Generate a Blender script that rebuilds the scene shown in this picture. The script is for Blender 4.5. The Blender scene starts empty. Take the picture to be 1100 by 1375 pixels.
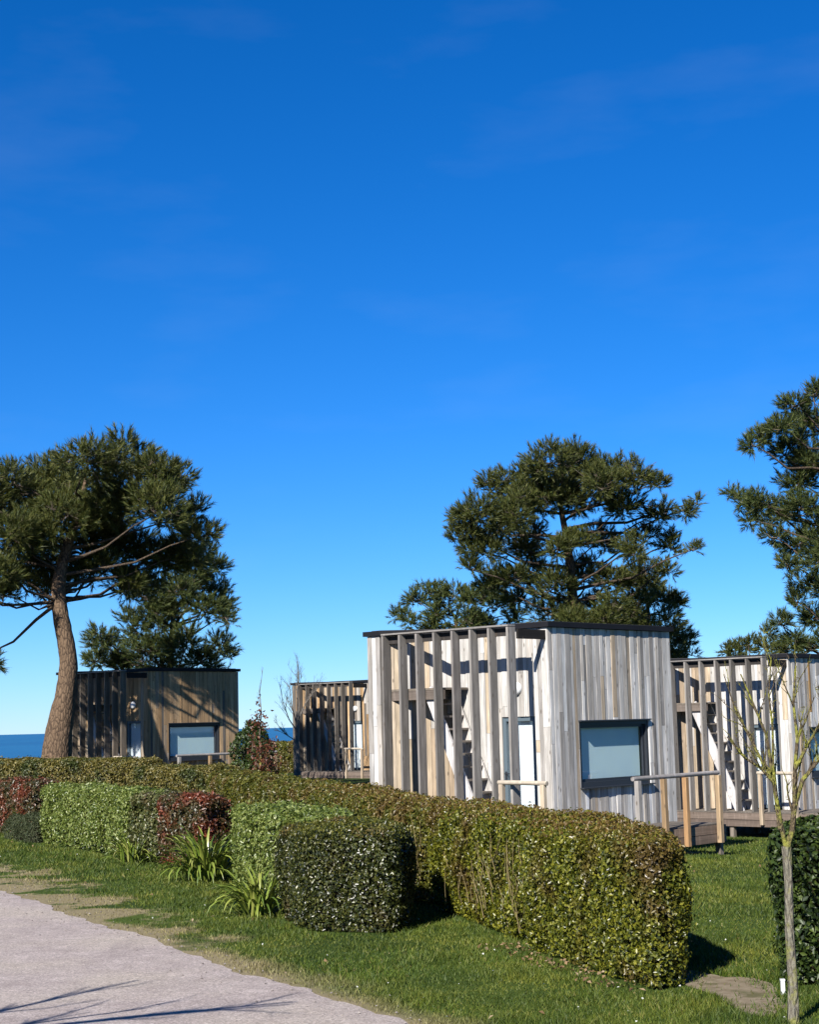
import bpy, math, random
import numpy as np
from mathutils import Vector, Matrix
random.seed(7)
SC = bpy.context.scene
COL = SC.collection
R = math.radians
# ------------------------------------------------------------------ camera, sky, sun, exposure
cd = bpy.data.cameras.new('camera'); cam = bpy.data.objects.new('camera', cd); COL.objects.link(cam)
cd.sensor_fit = 'HORIZONTAL'; cd.sensor_width = 36; cd.lens = 72
cd.clip_start = .1; cd.clip_end = 80000
cam.location = (0, 0, 2.2)
cam.rotation_mode = 'QUATERNION'
cam.rotation_quaternion = (Matrix.Rotation(R(90 + 7.352), 3, 'X') @ Matrix.Rotation(-.025, 3, 'Z')).to_quaternion()
SC.camera = cam
SUN_EL = R(35); SUN_ROT = R(204.8)
TO_SUN = Vector((math.sin(SUN_ROT) * math.cos(SUN_EL), math.cos(SUN_ROT) * math.cos(SUN_EL), math.sin(SUN_EL)))
wd = bpy.data.worlds.new('World'); SC.world = wd; wd.use_nodes = True
wn, wl = wd.node_tree.nodes, wd.node_tree.links
sky = wn.new('ShaderNodeTexSky'); sky.sky_type = 'NISHITA'; sky.sun_disc = False
sky.sun_elevation = SUN_EL; sky.sun_rotation = SUN_ROT
sky.altitude = 0; sky.air_density = .85; sky.dust_density = 0.0; sky.ozone_density = 10.0
hsv = wn.new('ShaderNodeHueSaturation'); hsv.inputs['Saturation'].default_value = 1.18
wl.new(sky.outputs[0], hsv.inputs['Color'])
tint = wn.new('ShaderNodeMix'); tint.data_type = 'RGBA'; tint.blend_type = 'MULTIPLY'; tint.inputs[0].default_value = 1; tint.inputs['B'].default_value = (.77, .87, 1.0, 1)
wl.new(hsv.outputs[0], tint.inputs['A'])
# faint high veils of cirrus over the whole sky
tc = wn.new('ShaderNodeTexCoord'); mp = wn.new('ShaderNodeMapping'); mp.inputs['Scale'].default_value = (3.2, 3.2, 11)
mp.inputs['Rotation'].default_value = (0, R(-8), 0)
nz = wn.new('ShaderNodeTexNoise'); nz.inputs['Scale'].default_value = 1.6; nz.inputs['Detail'].default_value = 7; nz.inputs['Roughness'].default_value = .52
rp = wn.new('ShaderNodeValToRGB'); rp.color_ramp.elements[0].position = .54; rp.color_ramp.elements[1].position = .9
rp.color_ramp.elements[1].color = (.045, .045, .045, 1)
mx = wn.new('ShaderNodeMix'); mx.data_type = 'RGBA'; mx.inputs['B'].default_value = (6.5, 7.2, 8.0, 1)
wl.new(tc.outputs['Generated'], mp.inputs[0]); wl.new(mp.outputs[0], nz.inputs[0]); wl.new(nz.outputs[0], rp.inputs[0])
wl.new(rp.outputs[0], mx.inputs['Factor']); wl.new(tint.outputs['Result'], mx.inputs['A'])
wl.new(mx.outputs['Result'], wn['Background'].inputs['Color'])
wn['Background'].inputs['Strength'].default_value = .063
sd = bpy.data.lights.new('sun', 'SUN'); sd.energy = 5.0; sd.angle = R(.5); sd.color = (1, .95, .87)
sun = bpy.data.objects.new('sun', sd); COL.objects.link(sun)
sun.rotation_euler = TO_SUN.to_track_quat('Z', 'Y').to_euler(); sun.location = (-20, -30, 40)
vs = SC.view_settings; vs.view_transform = 'Standard'; vs.look = 'None'; vs.exposure = 1.2; vs.gamma = 1; vs.use_curve_mapping = False
SC.cycles.transparent_max_bounces = 12; SC.cycles.max_bounces = 6

# ------------------------------------------------------------------ helpers
def tag(o, label=None, cat=None, group=None, kind=None):
    if label: o['label'] = label
    if cat: o['category'] = cat
    if group: o['group'] = group
    if kind: o['kind'] = kind
    return o
def link(name, data, parent=None):
    o = bpy.data.objects.new(name, data); COL.objects.link(o)
    if parent: o.parent = parent
    return o
def empty(name, loc=(0, 0, 0), rz=0):
    o = link(name, None); o.location = loc; o.rotation_euler = (0, 0, rz); o.empty_display_size = .2; return o
def mesh_np(name, V, Fc, mat, smooth=False):
    V = np.asarray(V, np.float32); Fc = np.asarray(Fc, np.int32)
    me = bpy.data.meshes.new(name); k = Fc.shape[1]
    me.vertices.add(len(V)); me.vertices.foreach_set('co', V.ravel())
    me.loops.add(Fc.size); me.loops.foreach_set('vertex_index', Fc.ravel())
    me.polygons.add(len(Fc)); me.polygons.foreach_set('loop_start', np.arange(0, Fc.size, k, dtype=np.int32))
    try: me.polygons.foreach_set('loop_total', np.full(len(Fc), k, np.int32))
    except Exception: pass
    if smooth: me.polygons.foreach_set('use_smooth', np.ones(len(Fc), bool))
    me.update(calc_edges=True); me.validate()
    if mat: me.materials.append(mat)
    return me
def mesh_py(name, V, Fc, mat, smooth=False):
    me = bpy.data.meshes.new(name); me.from_pydata([tuple(v) for v in V], [], [tuple(f) for f in Fc]); me.update()
    if smooth: me.polygons.foreach_set('use_smooth', [True] * len(me.polygons))
    if mat: me.materials.append(mat)
    return me
def smooth01(t): t = np.clip(t, 0, 1); return t * t * (3 - 2 * t)
def ground(x, y):
    x = np.asarray(x, float); y = np.asarray(y, float)
    g = -.76 * smooth01((y - 15) / 28) * smooth01((x + 1) / 9) * (1 - smooth01((y - 60) / 40))
    g = g - 33 * smooth01((y - 105) / 190)
    return g
def gz(x, y): return float(ground(x, y))
# tiny value noise for lumps
def lump(P, f, seed=0):
    P = np.asarray(P) * f + seed * 3.17
    x, y, z = P[:, 0], P[:, 1], P[:, 2]
    return (np.sin(x * 1.7 + 1.3 * np.sin(y * 1.1 + z)) + np.sin(y * 2.1 + 1.1 * np.sin(z * 1.7 + x * .6)) + np.sin(z * 2.3 + 1.2 * np.sin(x * 1.3 + y * .8))) / 3

# ------------------------------------------------------------------ materials
ALB = .63   # one calibration of every base colour to the exposure
class N:
    def __init__(s, name):
        s.m = bpy.data.materials.new(name); s.m.use_nodes = True
        s.t = s.m.node_tree; s.n = s.t.nodes; s.l = s.t.links; s.b = s.n['Principled BSDF']
    def new(s, t, **kw):
        n = s.n.new('ShaderNode' + t)
        for k, v in kw.items(): setattr(n, k, v)
        return n
    def set(s, node, **kw):
        for k, v in kw.items(): node.inputs[k.replace('_', ' ')].default_value = v
        return node
    def noise(s, scale, detail=4, rough=.55, vec=None, dist=0):
        n = s.new('TexNoise'); s.set(n, Scale=scale, Detail=detail, Roughness=rough, Distortion=dist)
        if vec: s.l.new(vec, n.inputs['Vector'])
        return n.outputs[0]
    def ramp(s, fac, stops, interp='LINEAR'):
        r = s.new('ValToRGB'); cr = r.color_ramp; cr.interpolation = interp
        while len(cr.elements) < len(stops): cr.elements.new(.5)
        for e, (p, c) in zip(cr.elements, stops):
            e.position = p; e.color = (c, c, c, 1) if not isinstance(c, tuple) else (*c, 1)
        s.l.new(fac, r.inputs[0]); return r.outputs[0]
    def mix(s, a, b, fac, mode='MIX'):
        m = s.new('Mix', data_type='RGBA', blend_type=mode)
        for k, v in (('A', a), ('B', b), ('Factor', fac)):
            i = m.inputs[k] if k != 'Factor' else m.inputs[0]
            if isinstance(v, bpy.types.NodeSocket): s.l.new(v, i)
            elif k == 'Factor': i.default_value = v
            else: i.default_value = (*v, 1)
        return m.outputs['Result']
    def math(s, op, a, b=0.0, c=0.0, clamp=False):
        m = s.new('Math', operation=op, use_clamp=clamp)
        for i, v in enumerate((a, b, c)):
            if isinstance(v, bpy.types.NodeSocket): s.l.new(v, m.inputs[i])
            else: m.inputs[i].default_value = v
        return m.outputs[0]
    def pos(s): return s.new('NewGeometry').outputs['Position']
    def mapv(s, vec, scale, loc=(0, 0, 0)):
        m = s.new('Mapping'); m.inputs['Scale'].default_value = scale; m.inputs['Location'].default_value = loc
        s.l.new(vec, m.inputs[0]); return m.outputs[0]
    def bump(s, h, strength=.3, dist=.01):
        b = s.new('Bump'); s.set(b, Strength=strength, Distance=dist); s.l.new(h, b.inputs['Height']); s.l.new(b.outputs[0], s.b.inputs['Normal'])
    def col(s, c):
        if isinstance(c, bpy.types.NodeSocket): s.l.new(s.mix(c, (ALB, ALB, ALB), 1.0, 'MULTIPLY'), s.b.inputs['Base Color'])
        else: s.b.inputs['Base Color'].default_value = (c[0] * ALB, c[1] * ALB, c[2] * ALB, 1)
    def rough(s, r, spec=None):
        if isinstance(r, bpy.types.NodeSocket): s.l.new(r, s.b.inputs['Roughness'])
        else: s.b.inputs['Roughness'].default_value = r
        if spec is not None: s.b.inputs['Specular IOR Level'].default_value = spec

def wood_material(name='weathered_wood', gs=(62, 62, 1.5), bs=(9, 9, .9)):
    """weathered softwood cladding: the piece's own tone comes from the object colour"""
    w = N(name); oi = w.new('ObjectInfo')
    off = w.new('CombineXYZ'); w.l.new(w.math('MULTIPLY', oi.outputs['Random'], 37.0), off.inputs[0]); w.l.new(w.math('MULTIPLY', oi.outputs['Random'], 91.0), off.inputs[2])
    add = w.new('VectorMath', operation='ADD'); w.l.new(w.pos(), add.inputs[0]); w.l.new(off.outputs[0], add.inputs[1]); P = add.outputs[0]
    grain = w.noise(1, 6, .65, w.mapv(P, gs), .4)
    broad = w.noise(1, 3, .5, w.mapv(P, bs))
    tone = w.math('MULTIPLY_ADD', grain, 1.25, .36)
    tone2 = w.math('MULTIPLY_ADD', broad, 1.1, .42)
    c = w.mix(oi.outputs['Color'], (0, 0, 0), 0.0)
    mt = w.new('CombineXYZ')
    t = w.math('MULTIPLY', tone, tone2)
    for i in range(3): w.l.new(t, mt.inputs[i])
    c = w.mix(c, mt.outputs[0], 1.0, 'MULTIPLY')
    # knots
    vor = w.new('TexVoronoi'); w.set(vor, Scale=1.0, Randomness=1.0); w.l.new(w.mapv(P, (8.5, 8.5, 3.2)), vor.inputs['Vector'])
    kn = w.ramp(vor.outputs['Distance'], [(0, 1.0), (.09, .85), (.17, 0.0)])
    c = w.mix(c, (.10, .075, .055), w.math('MULTIPLY', kn, .75))
    # silvery bleached patches
    bl = w.ramp(w.noise(1, 4, .6, w.mapv(P, (14, 14, 2.0), (5, 2, 9))), [(.5, 0.0), (.72, 1.0)])
    c = w.mix(c, w.mix(c, (1.55, 1.55, 1.58), 1.0, 'MULTIPLY'), w.math('MULTIPLY', bl, .75))
    w.col(c); w.rough(.85, .15); w.bump(grain, .35, .004)
    return w.m
M_H = None
def simple(name, c, rough=.7, spec=.3, noise=None, metal=0):
    w = N(name)
    if noise:
        sc, lo, hi = noise
        f = w.noise(sc, 5, .6, w.pos()); w.col(w.mix(tuple(x * lo for x in c), tuple(min(1, x * hi) for x in c), w.ramp(f, [(.3, 0.0), (.7, 1.0)])))
    else: w.col(c)
    w.rough(rough, spec); w.b.inputs['Metallic'].default_value = metal
    return w.m
def leaf_material(name, cols, rough=.45, spec=.4, patch=None, transl=.18, patch_scale=1.6):
    """leaf colour varies leaf by leaf; optional second palette in patches"""
    w = N(name); g = w.new('NewGeometry'); rnd = g.outputs['Random Per Island']
    n = len(cols)
    c = w.ramp(rnd, [(i / max(1, n - 1), cc) for i, cc in enumerate(cols)])
    if patch:
        pc, lo, hi = patch
        f = w.ramp(w.noise(patch_scale, 3, .55, g.outputs['Position']), [(lo, 0.0), (hi, 1.0)])
        r2 = w.math('FRACT', w.math('MULTIPLY', rnd, 7.31))
        f = w.math('MULTIPLY', f, w.math('GREATER_THAN', w.math('ADD', r2, w.math('MULTIPLY', f, .5)), .45))
        c = w.mix(c, w.ramp(r2, [(0, pc[0]), (1, pc[1])]), f)
    w.col(c); w.rough(rough, spec)
    tr = w.new('BsdfTranslucent'); w.l.new(w.mix(c, (1.5, 1.5, .9), 1.0, 'MULTIPLY'), tr.inputs[0])
    ms = w.new('MixShader'); ms.inputs[0].default_value = transl
    w.l.new(w.b.outputs[0], ms.inputs[1]); w.l.new(tr.outputs[0], ms.inputs[2])
    w.l.new(ms.outputs[0], w.n['Material Output'].inputs['Surface'])
    return w.m
def glass_material():
    w = N('window_glass'); w.n.remove(w.b)
    fr = w.new('Fresnel'); fr.inputs[0].default_value = 1.5
    g = w.new('BsdfGlossy'); g.inputs['Roughness'].default_value = .02; g.inputs['Color'].default_value = (.9, .95, 1, 1)
    t = w.new('BsdfTransparent'); t.inputs[0].default_value = (.965, .985, .99, 1)
    m = w.new('MixShader'); bf = w.new('NewGeometry').outputs['Backfacing']; f = w.math('MULTIPLY', w.math('MULTIPLY_ADD', fr.outputs[0], 1.2, .04, clamp=True), w.math('SUBTRACT', 1.0, bf))
    w.l.new(f, m.inputs[0]); w.l.new(t.outputs[0], m.inputs[1]); w.l.new(g.outputs[0], m.inputs[2])
    w.l.new(m.outputs[0], w.n['Material Output'].inputs['Surface']); return w.m
# lawn / verge : world-space frame of the road edge line
RE0 = (-.15, 12.5); REN = (.888, .46); RED = (-.46, .888)
def road_dist(w):
    sx = w.new('SeparateXYZ'); w.l.new(w.pos(), sx.inputs[0])
    return w.math('ADD', w.math('MULTIPLY', w.math('SUBTRACT', sx.outputs[0], RE0[0]), REN[0]), w.math('MULTIPLY', w.math('SUBTRACT', sx.outputs[1], RE0[1]), REN[1]))
def verge_factor(w):
    d = road_dist(w); n = w.noise(1.1, 4, .6, w.pos())
    sx = w.new('SeparateXYZ'); w.l.new(w.pos(), sx.inputs[0])
    wide = w.math('MULTIPLY_ADD', w.math('SMOOTHSTEP', 15.0, 24.0, sx.outputs[1]) if False else w.math('MULTIPLY', w.math('SUBTRACT', sx.outputs[1], 14.0), .10, clamp=True), 3.4, .35)
    return w.ramp(w.math('SUBTRACT', d, w.math('MULTIPLY', w.math('SUBTRACT', n, .42), w.math('MULTIPLY', wide, 2.0))), [(0.02, 1.0), (.42, 0.0)])
def ground_material():
    w = N('lawn_soil'); P = w.pos()
    n1 = w.noise(.5, 4, .6, P); n2 = w.noise(24, 4, .7, P)
    c = w.mix((.028, .055, .010), (.075, .115, .016), w.ramp(n1, [(.35, 0.0), (.68, 1.0)]))
    c = w.mix(c, (.05, .045, .02), w.ramp(n2, [(.52, 0.0), (.75, .7)]))
    straw = w.mix((.20, .16, .085), (.33, .28, .17), n2)
    c = w.mix(c, straw, verge_factor(w))
    w.col(c); w.rough(.95, .1); w.bump(n2, .6, .02); return w.m
def grass_material():
    w = N('grass_blades'); g = w.new('NewGeometry'); rnd = g.outputs['Random Per Island']
    c = w.ramp(rnd, [(0, (.035, .070, .008)), (.45, (.075, .125, .012)), (.85, (.14, .185, .020)), (1, (.26, .22, .08))])
    p = w.ramp(w.noise(.55, 3, .6, g.outputs['Position']), [(.38, 0.0), (.66, 1.0)])
    c = w.mix(c, w.ramp(rnd, [(0, (.10, .13, .012)), (1, (.26, .26, .04))]), w.math('MULTIPLY', p, .75))
    dk = w.ramp(w.noise(.9, 4, .6, w.mapv(g.outputs['Position'], (1, 1, 1), (9, 4, 0))), [(.40, 1.0), (.56, 0.0)])
    c = w.mix(c, w.ramp(rnd, [(0, (.022, .05, .007)), (1, (.085, .13, .016))]), w.math('MULTIPLY', dk, .75))
    c = w.mix(c, w.ramp(rnd, [(0, (.22, .18, .07)), (1, (.40, .34, .18))]), w.math('MULTIPLY', verge_factor(w), .85))
    w.col(c); w.rough(.6, .25)
    tr = w.new('BsdfTranslucent'); w.l.new(c, tr.inputs[0]); ms = w.new('MixShader'); ms.inputs[0].default_value = .25
    w.l.new(w.b.outputs[0], ms.inputs[1]); w.l.new(tr.outputs[0], ms.inputs[2]); w.l.new(ms.outputs[0], w.n['Material Output'].inputs['Surface'])
    return w.m
def road_material():
    w = N('road_surface'); P = w.pos()
    fine = w.noise(38, 5, .85, P); mid = w.noise(3.2, 5, .65, P); big = w.noise(.55, 3, .5, P)
    along = w.noise(1, 3, .5, w.mapv(P, (1.4, .5, 1)))
    c = w.mix((.39, .325, .30), (.58, .50, .465), w.ramp(mid, [(.3, 0.0), (.7, 1.0)]))
    c = w.mix(c, (.54, .47, .39), w.ramp(big, [(.45, 0.0), (.7, .8)]))
    c = w.mix(c, (.25, .21, .20), w.ramp(fine, [(.48, 0.0), (.66, .85)]))
    c = w.mix(c, (.52, .48, .46), w.ramp(w.noise(60, 3, .7, P), [(.56, 0.0), (.68, .8)]))
    c = w.mix(c, (.30, .25, .24), w.ramp(along, [(.55, 0.0), (.75, .4)]))
    sp = w.new('TexVoronoi'); w.set(sp, Scale=75.0); w.l.new(P, sp.inputs['Vector'])
    spc = w.new('SeparateColor'); w.l.new(sp.outputs['Color'], spc.inputs[0])
    c = w.mix(c, w.ramp(spc.outputs[0], [(0, .55), (.5, .95), (.85, 1.05), (1, 1.5)]), .85, 'MULTIPLY')
    w.col(c); w.rough(.9, .2); w.bump(fine, .6, .012); return w.m
def bark_material(name, a, b, c3, scale=6, zs=.45, lichen=None):
    w = N(name); P = w.pos()
    v = w.new('TexVoronoi'); v.feature = 'DISTANCE_TO_EDGE'; w.set(v, Scale=scale); w.l.new(w.mapv(P, (1, 1, zs)), v.inputs['Vector'])
    n = w.noise(scale * 2.5, 5, .65, w.mapv(P, (1, 1, .5)))
    c = w.mix(a, b, w.ramp(n, [(.3, 0.0), (.7, 1.0)]))
    c = w.mix(c3, c, w.math('MULTIPLY_ADD', w.ramp(w.math('ADD', v.outputs['Distance'], w.math('MULTIPLY', w.math('SUBTRACT', n, .5), .25)), [(0.0, 0.0), (.16, 1.0)]), .75, .25))
    if lichen:
        lc, lo, hi = lichen
        c = w.mix(c, lc, w.ramp(w.noise(9, 4, .6, P), [(lo, 0.0), (hi, 1.0)]))
    w.col(c); w.rough(.92, .12); w.bump(w.math('ADD', v.outputs['Distance'], w.math('MULTIPLY', n, .35)), .8, .05); return w.m

M = {}
M['wood'] = wood_material(); M['wood_flat'] = wood_material('weathered_wood_flat', (1.3, 1.3, 60), (.5, .5, 9))
M['dark_metal'] = simple('anthracite_frame', (.028, .033, .042), .45, .4)
M['fascia'] = simple('black_roof_edge', (.009, .009, .012), .65, .2, (3, .8, 1.3))
M['roof'] = simple('roof_membrane', (.06, .06, .065), .9, .2, (2, .8, 1.2))
M['core'] = simple('dark_membrane', (.02, .018, .016), .95, .1)
M['blind'] = simple('window_blind', (.78, .98, 1.05), .8, .2, (2.5, .94, 1.04))
M['curtain'] = simple('door_blind', (.80, .83, .85), .8, .2)
M['door'] = simple('door_grey_blue', (.11, .15, .18), .5, .4)
M['lamp'] = simple('white_lamp_glass', (.8, .81, .82), .3, .5)
M['glass'] = glass_material()
M['ground'] = ground_material(); M['grass'] = grass_material(); M['road'] = road_material()
M['pine_bark'] = bark_material('pine_bark', (.115, .075, .048), (.24, .165, .105), (.035, .024, .018), 11, .38)
M['limb_bark'] = bark_material('limb_bark', (.075, .055, .040), (.14, .105, .075), (.03, .022, .018), 14, .5)  # darker copy of the bark, standing in for shade from missing front foliage
M['twig'] = simple('grey_twig', (.16, .13, .10), .9, .1, (30, .7, 1.3))
M['young_bark'] = bark_material('young_bark', (.17, .155, .115), (.30, .28, .22), (.12, .10, .08), 26, .3, ((.25, .25, .08), .52, .66))
M['lichen_twig'] = bark_material('lichen_twig', (.10, .075, .05), (.19, .15, .085), (.08, .06, .04), 40, .5, ((.29, .29, .06), .44, .60))
M['needles'] = leaf_material('pine_needles', [(.026, .040, .010), (.056, .075, .016), (.100, .115, .026), (.17, .165, .045)], .55, .25, None, .12)
M['needles_far'] = leaf_material('pine_needles_bluish', [(.024, .042, .014), (.052, .078, .020), (.092, .118, .030), (.15, .16, .045)], .55, .25, None, .12)

# ------------------------------------------------------------------ the setting: ground, road, sea
def grid_axis(pts):
    out = []
    for a, b, n in pts: out += list(np.linspace(a, b, n, endpoint=False))
    return np.array(out + [pts[-1][1]])
gx = grid_axis([(-900, -60, 20), (-60, -15, 22), (-15, 15, 60), (15, 60, 22), (60, 900, 20)])
gy = grid_axis([(-60, 0, 12), (0, 60, 90), (60, 110, 30), (110, 320, 42)])
X, Y = np.meshgrid(gx, gy); V = np.stack([X, Y, ground(X, Y)], -1).reshape(-1, 3)
nx, ny = len(gx), len(gy); i = np.arange(nx - 1)[None, :] + nx * np.arange(ny - 1)[:, None]; i = i.ravel()
tag(link('ground', mesh_np('ground', V, np.stack([i, i + 1, i + nx + 1, i + nx], 1), M['ground'], True)), kind='structure')
# road: a worn gravelled lane whose near edge runs back to the left
def redge(t): return .05 * math.sin(t * 1.3) + .03 * math.sin(t * 3.1 + 1) + .025 * math.sin(t * 7.7)
ts = np.concatenate([np.linspace(-30, -4, 20), np.linspace(-3.9, 26, 240), np.linspace(26.5, 80, 20)])
V = []; Fr = []
rr = random.Random(3)
for k, t in enumerate(ts):
    e = redge(t) + rr.uniform(-.025, .025)
    for d in (e, e - .25, -2.5, -5.6):
        x = RE0[0] + RED[0] * t + REN[0] * d; y = RE0[1] + RED[1] * t + REN[1] * d
        V.append((x, y, gz(x, y) + .012 - (.006 if d == e else 0)))
    if k: Fr += [(4 * k - 4 + j, 4 * k - 3 + j, 4 * k + 1 + j, 4 * k + j) for j in range(3)]
tag(link('road', mesh_py('road', V, Fr, M['road'])), kind='structure')
# sea
w = N('sea_water'); P = w.pos()
c = w.mix((.010, .095, .21), (.016, .13, .26), w.ramp(w.noise(1, 3, .5, w.mapv(P, (.002, .0006, 1))), [(.35, 0.0), (.65, 1.0)]))
w.col(c); w.rough(.35, .35); w.bump(w.noise(1, 4, .6, w.mapv(P, (.15, .06, 1))), .5, 1.0)
tag(link('sea', mesh_py('sea', [(-60000, 250, -32), (60000, 250, -32), (60000, 60000, -32), (-60000, 60000, -32)], [(0, 1, 2, 3)], w.m)), kind='structure')
# trodden earth patch at the hedge gap
w = N('trodden_earth'); P = w.pos(); n = w.noise(9, 5, .7, P)
w.col(w.mix(w.mix((.17, .13, .085), (.31, .26, .185), w.ramp(n, [(.3, 0.0), (.7, 1.0)])), (.10, .10, .04), w.ramp(w.noise(4, 4, .6, P), [(.5, 0.0), (.66, .8)]))); w.rough(.95, .1); w.bump(w.noise(60, 4, .7, P), .35, .008)
pv = [(2.55, 13.1)]; rr = random.Random(5)
for k in range(26):
    a = k / 26 * math.tau; q = 1 + .18 * math.sin(3 * a + 1) + .12 * math.sin(5 * a) + rr.uniform(-.07, .07)
    pv.append((2.52 + .30 * q * math.cos(a) - .10 * math.sin(a), 13.6 + 1.05 * q * math.sin(a)))
V = [(x, y, gz(x, y) + .006) for x, y in pv]
tag(link('dirt_path', mesh_py('dirt_path', V, [(0, k, k % 26 + 1) for k in range(1, 27)], w.m)), kind='structure')
PATCH = pv[1:]

# ------------------------------------------------------------------ timber cabins
ANG = R(46.6)
UNIT = None
def cube_mesh():
    V = [(x, y, z) for x in (-.5, .5) for y in (-.5, .5) for z in (-.5, .5)]
    Fc = [(0, 1, 3, 2), (4, 6, 7, 5), (0, 4, 5, 1), (2, 3, 7, 6), (0, 2, 6, 4), (1, 5, 7, 3)]
    return V, Fc
V_, F_ = cube_mesh()
CUBE = {}
def cube(mat):
    if mat not in CUBE: CUBE[mat] = mesh_py('piece_' + mat, V_, F_, M[mat])
    return CUBE[mat]
def piece(name, parent, c, s, mat='wood', rz=0, color=None, ry=0, rx=0):
    o = link(name, cube(mat), parent); o.location = c; o.scale = s; o.rotation_euler = (rx, ry, rz)
    if color: o.color = (*color, 1)
    return o
def boxes_mesh(name, boxes, mat):
    V = []; Fc = []
    for (c, s) in boxes:
        b = len(V); V += [(c[0] + v[0] * s[0], c[1] + v[1] * s[1], c[2] + v[2] * s[2]) for v in V_]; Fc += [tuple(b + q for q in f) for f in F_]
    return mesh_py(name, V, Fc, M[mat])
def prism_mesh(name, poly, z0, z1, mat):
    n = len(poly); V = [(x, y, z0) for x, y in poly] + [(x, y, z1) for x, y in poly]
    a = sum(poly[k][0] * poly[(k + 1) % n][1] - poly[(k + 1) % n][0] * poly[k][1] for k in range(n))
    Fc = [(k, (k + 1) % n, n + (k + 1) % n, n + k) for k in range(n)] + [tuple(range(n - 1, -1, -1)), tuple(range(n, 2 * n))]
    if a < 0: Fc = [tuple(reversed(f)) for f in Fc]
    me = bpy.data.meshes.new(name); me.from_pydata(V, [], Fc); me.update(); me.materials.append(M[mat]); return me
GREY = [(.46, .43, .395), (.38, .36, .335), (.53, .50, .465), (.48, .44, .39), (.42, .39, .355), (.55, .52, .485), (.31, .29, .27)]
WARM = [(.45, .36, .26), (.50, .41, .30), (.40, .31, .22), (.46, .38, .29)]
ORANGE = [(.42, .25, .10), (.45, .29, .13)]
BROWN = [(.40, .265, .145), (.46, .31, .175), (.35, .23, .125), (.52, .36, .205), (.42, .29, .17)]
DARKG = [(.155, .135, .115), (.19, .165, .14), (.17, .145, .12)]
SILVER = [(.61, .59, .565), (.66, .64, .615), (.57, .55, .52)]
def cladding(parent, p0, p1, z0, z1, rnd, pal, holes=(), wmin=.085, wmax=.15, prot=None):
    """vertical boards, one object each, between plan points p0 and p1 (outside on the right of p0->p1)"""
    p0 = Vector(p0); p1 = Vector(p1); L = (p1 - p0).length; d = (p1 - p0) / L; nrm = Vector((d.y, -d.x))
    rz = math.atan2(d.y, d.x); s = 0
    while s < L - .02:
        w_ = min(rnd.uniform(wmin, wmax), L - s)
        if L - s - w_ < .05: w_ = L - s
        cuts = [z0, z1]
        for _ in range(rnd.choice((0, 1, 1, 2))): cuts.append(rnd.uniform(z0 + .35, z1 - .3))
        th = rnd.uniform(.018, .036); a, b = s, s + w_
        cuts.sort(); spans = [(cuts[k], cuts[k + 1]) for k in range(len(cuts) - 1) if cuts[k + 1] - cuts[k] > .12 or len(cuts) == 2]
        for q0, q1 in [(cuts[k], cuts[k + 1]) for k in range(len(cuts) - 1)]:
            segs = [(a, b, q0, q1)]
            for (h0, h1, hz0, hz1) in holes:
                new = []
                for (sa, sb, za, zb) in segs:
                    if sb <= h0 or sa >= h1 or zb <= hz0 or za >= hz1: new.append((sa, sb, za, zb)); continue
                    if sa < h0: new.append((sa, h0, za, zb))
                    if sb > h1: new.append((h1, sb, za, zb))
                    ma, mb = max(sa, h0), min(sb, h1)
                    if za < hz0: new.append((ma, mb, za, hz0))
                    if zb > hz1: new.append((ma, mb, hz1, zb))
                segs = new
            base = rnd.choices([p for p, _ in pal], [q for _, q in pal])[0]; colr = rnd.choice(base)
            k = rnd.uniform(.80, 1.14)
            for (sa, sb, za, zb) in segs:
                if sb - sa < .012 or zb - za < .02: continue
                mid = p0 + d * ((sa + sb) / 2) + nrm * (th / 2)
                cc = colr
                if prot and (za + zb) / 2 < prot: cc = rnd.choice(WARM)
                piece('board', parent, (mid.x, mid.y, (za + zb) / 2), (sb - sa - .005, th, zb - za - .004), 'wood', rz, tuple(min(.7, x * k) for x in cc))
        s += w_
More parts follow.
